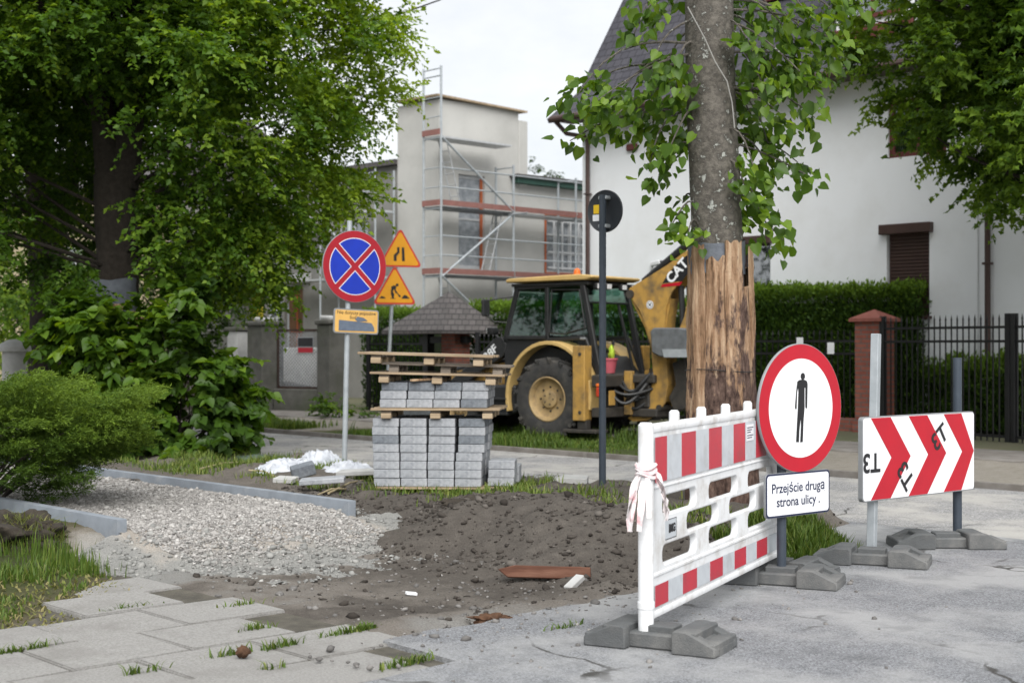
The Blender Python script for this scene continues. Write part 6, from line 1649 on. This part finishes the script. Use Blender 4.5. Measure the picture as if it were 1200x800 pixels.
# cross members, rear window frame
for p_, q_, a_, b_ in (((Ct[0],Y0,Ct[1]),(Ct[0],Y1,Ct[1]),.09,.12),((At[0],Y0,At[1]),(At[0],Y1,At[1]),.09,.10),((Ab[0],Y0,Ab[1]),(Ab[0],Y1,Ab[1]),.09,.10),((.64,Y0,2.33),(.64,Y1,2.33),.03,.035)):
    MB().bar(p_, q_, a_, b_, .01).build('cab_crossbar', B_, bl)
MB().prism([(Ab[0],1.80),(At[0],2.52),(At[0]+.012,2.52),(Ab[0]+.012,1.80)], Y0+.06, Y1-.06).build('windscreen', M['glass'], bl)
MB().prism([(.575,2.60),(.635,2.34),(.647,2.34),(.587,2.60)], Y0+.06, Y1-.06).build('rear_window', M['glass'], bl)
MB().bar((.60,Y1-.30,2.34),(.92,Y1-.28,1.1),.05,.04,.006).build('rear_window_post', B_, bl)
# roof
rf = MB(); rf.prism([(-.98,2.69),(-1.0,2.735),(-.92,2.765),(.55,2.80),(.80,2.775),(.82,2.735),(.70,2.70)], Y0-.10, Y1+.10, None, .018); roof = rf.build('cab_roof', M['paleyellow'], bl)
MB().b2((-.9,Y0-.05,2.62),(.70,Y1+.05,2.668),.01).build('roof_lining', B_, roof)
for x,y in ((.77,.42),(.77,.72),(.77,1.2),(.77,1.5)):
    l_ = MB().box((x-.02,y,2.60),(.09,.16,.11),None,.02).build('work_light', B_, bl); MB().box((x+.031,y,2.60),(.012,.13,.08),None,.004).build('lens', M['lens'], l_)
for x,y in ((-.98,.5),(-.98,1.35)):
    l_ = MB().box((x+.02,y,2.62),(.09,.16,.11),None,.02).build('work_light', B_, bl); MB().box((x-.031,y,2.62),(.012,.13,.08),None,.004).build('lens', M['lens'], l_)
bc = MB(); bc.lathe([(0,0),(.06,0),(.06,.06),(.05,.10),(.02,.125),(0,.125)], 16, Matrix.Translation((.32,.45,2.79)) @ Matrix.Rotation(R(90),4,'X')); bc.build('beacon', M['orange'], roof)
# mirror, front light on arms
mr = MB(); mr.tube([(-.88,Y0,2.45),(-1.1,.12,2.42),(-1.28,.02,2.38)],.014,6).tube([(-1.0,Y0,2.0),(-1.18,.08,2.02),(-1.27,.02,2.12)],.012,6); mr.box((-1.30,.0,2.26),(.07,.16,.30),(0,0,R(-15)),.02).build('mirror', B_, bl)
mr = MB(); mr.tube([(-1.05,.45,1.70),(-1.32,.40,1.74),(-1.40,.38,1.80)],.018,6).box((-1.42,.36,1.86),(.14,.22,.13),(0,0,R(8)),.04,2); hl = mr.build('headlight', B_, bl); MB().box((-1.495,.35,1.86),(.012,.18,.09),(0,0,R(8)),.004).build('lens', M['lens'], hl)
# inside the cab
se = MB(); se.b2((-.35,.65,1.15),(.15,1.2,1.40),.05,2).box((.12,.92,1.70),(.14,.5,.62),(0,R(-8),0),.05,2).box((.10,.92,2.08),(.10,.28,.16),(0,R(-8),0),.04,2); se.build('seat', M['seat'], bl)
sw = MB(); sw.tube([(-.85,.93,1.35),(-.70,.93,1.66)],.03,8)
sw.tube([(-.70+.06*math.sin(a)*0+.05*math.sin(a),.93+.19*math.cos(a),1.68+.17*math.sin(a)*.5) for a in np.linspace(0,2*math.pi,20)],.014,6); sw.build('steering_wheel', M['seat'], bl)
MB().b2((.25,.45,.98),(.95,1.45,1.14),.02).build('cab_floor', M['greasy'], bl)
# rear control levers
lv = MB()
for y in (.75,1.05): lv.tube([(.55,y,1.14),(.66,y,1.62)],.014,6).box((.66,y,1.65),(.05,.05,.09),None,.015)
lv.build('lever', B_, bl)
# stabilisers
for y0, sg_ in ((-.10,1),(1.76,-1)):
    sx = .60
    sb = MB(); sb.b2((sx,y0,.36),(sx+.24,y0+.22,1.60),.012); sb.build('stabiliser_leg', Y_, bl)
    MB().b2((sx+.06,y0+.05,.22),(sx+.24,y0+.19,.40),.01).b2((sx-.16,y0-.06,.16),(sx+.50,y0+.32,.22),.012).build('stabiliser_foot', M['greasy'], bl)
    for zz in (.5,1.46): MB().tube([(sx+.15,y0-.012,zz),(sx+.15,y0+.005,zz)],.03,10).build('bolt', M['greasy'], bl)
# rear frame and its greasy hydraulics
rfm = MB(); rfm.b2((.92,-.02,.92),(1.18,1.86,1.12),.015).b2((.92,-.02,.42),(1.18,1.86,.58),.015).b2((.75,.35,.42),(.93,1.5,1.0),.015); rfm.build('rear_frame', M['greasy'], bl)
MB().b2((1.181,.10,.62),(1.20,.28,.86),.004).build('tail_panel', M['catyellow'], bl)
tl = MB().b2((1.06,-.10,.76),(1.15,-.021,.92),.015).build('tail_light', M['redlens'], bl); MB().b2((1.06,-.10,.93),(1.15,-.021,.98),.01).build('indicator', M['orange'], tl)
for ya in (.55,1.2): MB().b2((1.19,ya,.45),(1.34,ya+.11,1.18),.012).build('carriage_plate', Y_, bl)
for i in range(9):
    a_ = Vector((1.18, rnd.uniform(.25,.65), rnd.uniform(.62,1.05))); b_ = Vector((1.66, rnd.uniform(.62,.95), rnd.uniform(.7,1.2))); sg_ = rnd.uniform(.05,.28)
    MB().tube([a_.lerp(b_,t/8)+Vector((0,-.12*math.sin(math.pi*t/8),-sg_*math.sin(math.pi*t/8))) for t in range(9)], rnd.choice((.020,.026,.03)), 7).build('hose', B_, bl)
kp = MB(); kp.b2((1.30,.60,.42),(1.80,1.10,.56),.02).b2((1.30,.60,.98),(1.75,1.10,1.12),.02).tube([(1.62,.85,.36),(1.62,.85,1.22)],.10,12).b2((1.34,.66,.56),(1.62,1.0,.98),.03); kp.build('swing_casting', M['greasy'], bl)
# boom, stick, dig bucket: profiles in the machine's long plane
YB = .86
def P(pts, y=YB): return [mp(a,b,y) for a,b in pts]
boom_l = [(741,346),(744,338),(752,333),(764,326),(788,311),(808,296),(820,288),(830,296),(822,310),(804,328),(793,343),(787,360),(785,385),(787,420),(789,450),(786,470),(776,485),(764,492),(748,493),(742,489),(752,482),(764,470),(770,455),(772,435),(770,408),(764,384),(756,364),(748,352)]
bo = MB()
for ya, yb in ((YB-.17,YB-.135),(YB+.135,YB+.17)): bo.prism(P(boom_l), ya, yb)
spine = [(746,352),(762,384),(769,408),(771,435),(769,455),(763,470)]
inner = [(790,350),(784,385),(786,420),(787,450),(783,470)]
for ln in (spine, inner):
    q_ = P(ln)
    for i in range(len(q_)-1): bo.bar((q_[i][0],YB,q_[i][1]),(q_[i+1][0],YB,q_[i+1][1]),.268,.035)
for (a,b) in ((748,340),(768,327),(800,304)): 
    q_ = mp(a,b,YB); bo.bar((q_[0]-.14,YB,q_[1]-.10),(q_[0]+.14,YB,q_[1]+.10),.268,.03)
boom = bo.build('boom', Y_, bl, True, 30)
for (a,b,r_) in ((745,345,.075),(779,477,.05)):
    q_ = mp(a,b,YB); MB().tube([(q_[0],YB-.20,q_[1]),(q_[0],YB+.20,q_[1])],r_,14).build('pivot_pin', M['greasy'], boom)
q_ = mp(761.5,357,YB-.175); dc = MB(); dc.prism(circ(.068,24,q_[0],q_[1]), YB-.1735, YB-.1712); dc = dc.build('warning_decal', M['signwhite'], boom)
MB().prism(circ(.056,24,q_[0],q_[1]), YB-.1752, YB-.1738).build('decal_ring', M['black'], dc); MB().prism(circ(.048,24,q_[0],q_[1]), YB-.1764, YB-.1754).build('decal_field', M['signwhite'], dc)
ar = MB(); ar.bar((q_[0]-.025,YB-.177,q_[1]-.025),(q_[0]+.025,YB-.177,q_[1]+.025),.001,.014).bar((q_[0]-.025,YB-.177,q_[1]+.025),(q_[0]+.025,YB-.177,q_[1]-.025),.001,.014); ar.build('decal_symbol', M['black'], dc)
# black flash with the maker's letters on the boom
lg_ = [mp(a,b,YB-.18) for a,b in ((776,332),(783,320),(799,303),(808,297),(809,317),(799,329))]
lo_ = MB(); lo_.prism(lg_, YB-.1745, YB-.1712); lgo = lo_.build('logo_field', M['black'], boom)
rd_ = [mp(a,b,YB-.18) for a,b in ((776,333),(800,330),(796,334.5),(774,336.5))]; MB().prism(rd_, YB-.1746, YB-.1711).build('logo_stripe', M['signred'], boom)
c_ = mp(793.5,317.5,YB-.18); lettering('lettering','CAT',.235,M['signwhite'],lgo,(c_[0],YB-.1755,c_[1]),rot=(0,-math.atan2(mp(806,303,YB)[1]-mp(785,330,YB)[1], mp(806,303,YB)[0]-mp(785,330,YB)[0])*.92,0),bold=.007)
# dark hydraulic cylinder along the top edge of the boom
a_, b_ = mp(755,332,YB), mp(812,288,YB); MB().tube([(a_[0],YB,a_[1]+.03),(b_[0],YB,b_[1]+.10)],.065,12).build('boom_cylinder', B_, bl)
# stick hanging behind the boom down towards the bucket
sk_ = [mp(a,b,YB) for a,b in ((822,290),(838,292),(842,312),(832,350),(818,392),(806,398),(798,392),(806,372),(814,335),(816,305))]
MB().prism(sk_, YB-.14, YB+.14, None, .012).build('stick', Y_, bl)
a_, b_ = mp(800,335,YB), mp(803,400,YB); MB().tube([(a_[0],YB-.05,a_[1]),(b_[0],YB-.05,b_[1])],.05,10).tube([(a_[0]+.08,YB+.05,a_[1]),(b_[0]+.1,YB+.05,b_[1])],.04,10).build('stick_cylinder', B_, bl)
lk = [mp(a,b,YB) for a,b in ((792,425),(806,420),(815,455),(808,478),(794,482),(788,465),(796,450))]
MB().prism(lk, YB-.12, YB+.12, None, .01).build('bucket_link', M['greasy'], bl)
bkp = [mp(a,b,YB-.3) for a,b in ((766,388),(770,384),(800,384),(822,388),(828,400),(812,418),(778,418),(768,413))]
db = MB(); db.prism(bkp, YB-.42, YB+.36, None, .02)
bucket = db.build('dig_bucket', M['steelgrey'], bl)
rimp = [mp(a,b,YB-.44) for a,b in ((776,409),(822,409),(818,418.5),(778,418.5))]; MB().prism(rimp, YB-.445, YB-.421).build('cutting_edge', M['galv'], bucket)
for i in range(4):
    q_ = mp(766.5,389+i*5,YB-.3); MB().tube([(q_[0]-.03,YB-.30+.02*i,q_[1]),(q_[0]+.02,YB-.30+.02*i,q_[1])],.016,8).build('bolt', M['greasy'], bucket)
# red pot and lime cloth on the cab floor
pw_ = Matrix.Translation((OX,OY,0)) @ Matrix.Rotation(MR,4,'Z')
pt = thing('plastic_pot', 'pink plastic pot standing on the cab floor of the digger', 'pot', pw_ @ Vector((.84,.62,1.141)), MR)
q = MB(); q.lathe([(0,0),(.11,0),(.15,.22),(.165,.22),(.165,.25),(.14,.25),(.10,.03),(0,.03)],20,Matrix.Rotation(R(90),4,'X')); q.build('pot_body', M['pinkpot'], pt)
o = lump('lime_cloth', M['limecloth'], pw_ @ Vector((.84,.72,1.46)), (.05,.07,.14), 'lime green glove sticking up behind the pink pot', 'glove', 3, 3, .6)
# ================================================================ CAMERA, LIGHT, SKY
cam = bpy.data.cameras.new('camera'); co = bpy.data.objects.new('camera', cam); COL.objects.link(co); scene.camera = co
cam.lens = 50.0; cam.sensor_width = 36; cam.clip_end = 3000; cam.clip_start = .05
co.location = (0,0,1.6); co.rotation_euler = (R(90)+math.atan((HY-400)/F),0,0)
cam.dof.use_dof = True; cam.dof.focus_distance = 10.2; cam.dof.aperture_fstop = 2.5; cam.dof.aperture_blades = 9
EL, AZ = R(46), R(173)    # sun behind cloud, high on the right and a little behind the camera (azimuth from +Y, clockwise)
sd = Vector((math.sin(AZ)*math.cos(EL), math.cos(AZ)*math.cos(EL), math.sin(EL)))
sun = bpy.data.lights.new('sun','SUN'); so = bpy.data.objects.new('sun', sun); COL.objects.link(so)
sun.energy = 1.5; sun.angle = R(55); sun.color = (1,.98,.95); so.rotation_euler = sd.to_track_quat('Z','Y').to_euler(); so.location = (8,-6,14)
w = bpy.data.worlds.new('World'); scene.world = w; w.use_nodes = True
nt = w.node_tree; bg = nt.nodes['Background']
sky = N_(nt,'ShaderNodeTexSky', sky_type='NISHITA', sun_disc=False, sun_elevation=EL, sun_rotation=AZ, altitude=100, air_density=1.2, dust_density=2.5, ozone_density=1.0)
tc = N_(nt,'ShaderNodeTexCoord'); mpn = N_(nt,'ShaderNodeMapping'); mpn.inputs['Scale'].default_value = (1,1,2.2)
nt.links.new(tc.outputs['Generated'], mpn.inputs[0])
n1 = N_(nt,'ShaderNodeTexNoise', i_Scale=2.6, i_Detail=8.0, i_Roughness=.55, i_Distortion=.35); nt.links.new(mpn.outputs[0], n1.inputs['Vector'])
r1 = N_(nt,'ShaderNodeMapRange'); r1.inputs[1].default_value=.34; r1.inputs[2].default_value=.62; r1.inputs[3].default_value=.86; r1.inputs[4].default_value=1.0; nt.links.new(n1.outputs['Fac'], r1.inputs[0])
n2 = N_(nt,'ShaderNodeTexNoise', i_Scale=5.5, i_Detail=9.0, i_Roughness=.6); nt.links.new(mpn.outputs[0], n2.inputs['Vector'])
cr = N_(nt,'ShaderNodeValToRGB'); e = cr.color_ramp.elements; e[0].position=.35; e[1].position=.68; e[0].color=(5.9,6.1,6.4,1); e[1].color=(7.1,7.2,7.3,1)
nt.links.new(n2.outputs['Fac'], cr.inputs[0])
mx_ = N_(nt,'ShaderNodeMix', data_type='RGBA'); nt.links.new(r1.outputs[0], mx_.inputs[0]); nt.links.new(sky.outputs[0], mx_.inputs[6]); nt.links.new(cr.outputs[0], mx_.inputs[7])
nt.links.new(mx_.outputs[2], bg.inputs['Color']); bg.inputs['Strength'].default_value = .05
vs = scene.view_settings; scene.display_settings.display_device = 'sRGB'; vs.view_transform = 'Standard'; vs.look = 'None'; vs.gamma = 1; vs.use_curve_mapping = False; vs.exposure = 1.65
scene.render.engine = 'CYCLES'; scene.render.resolution_x = 1024; scene.render.resolution_y = 682
scene.cycles.max_bounces = 7; scene.cycles.transparent_max_bounces = 12; scene.cycles.diffuse_bounces = 3
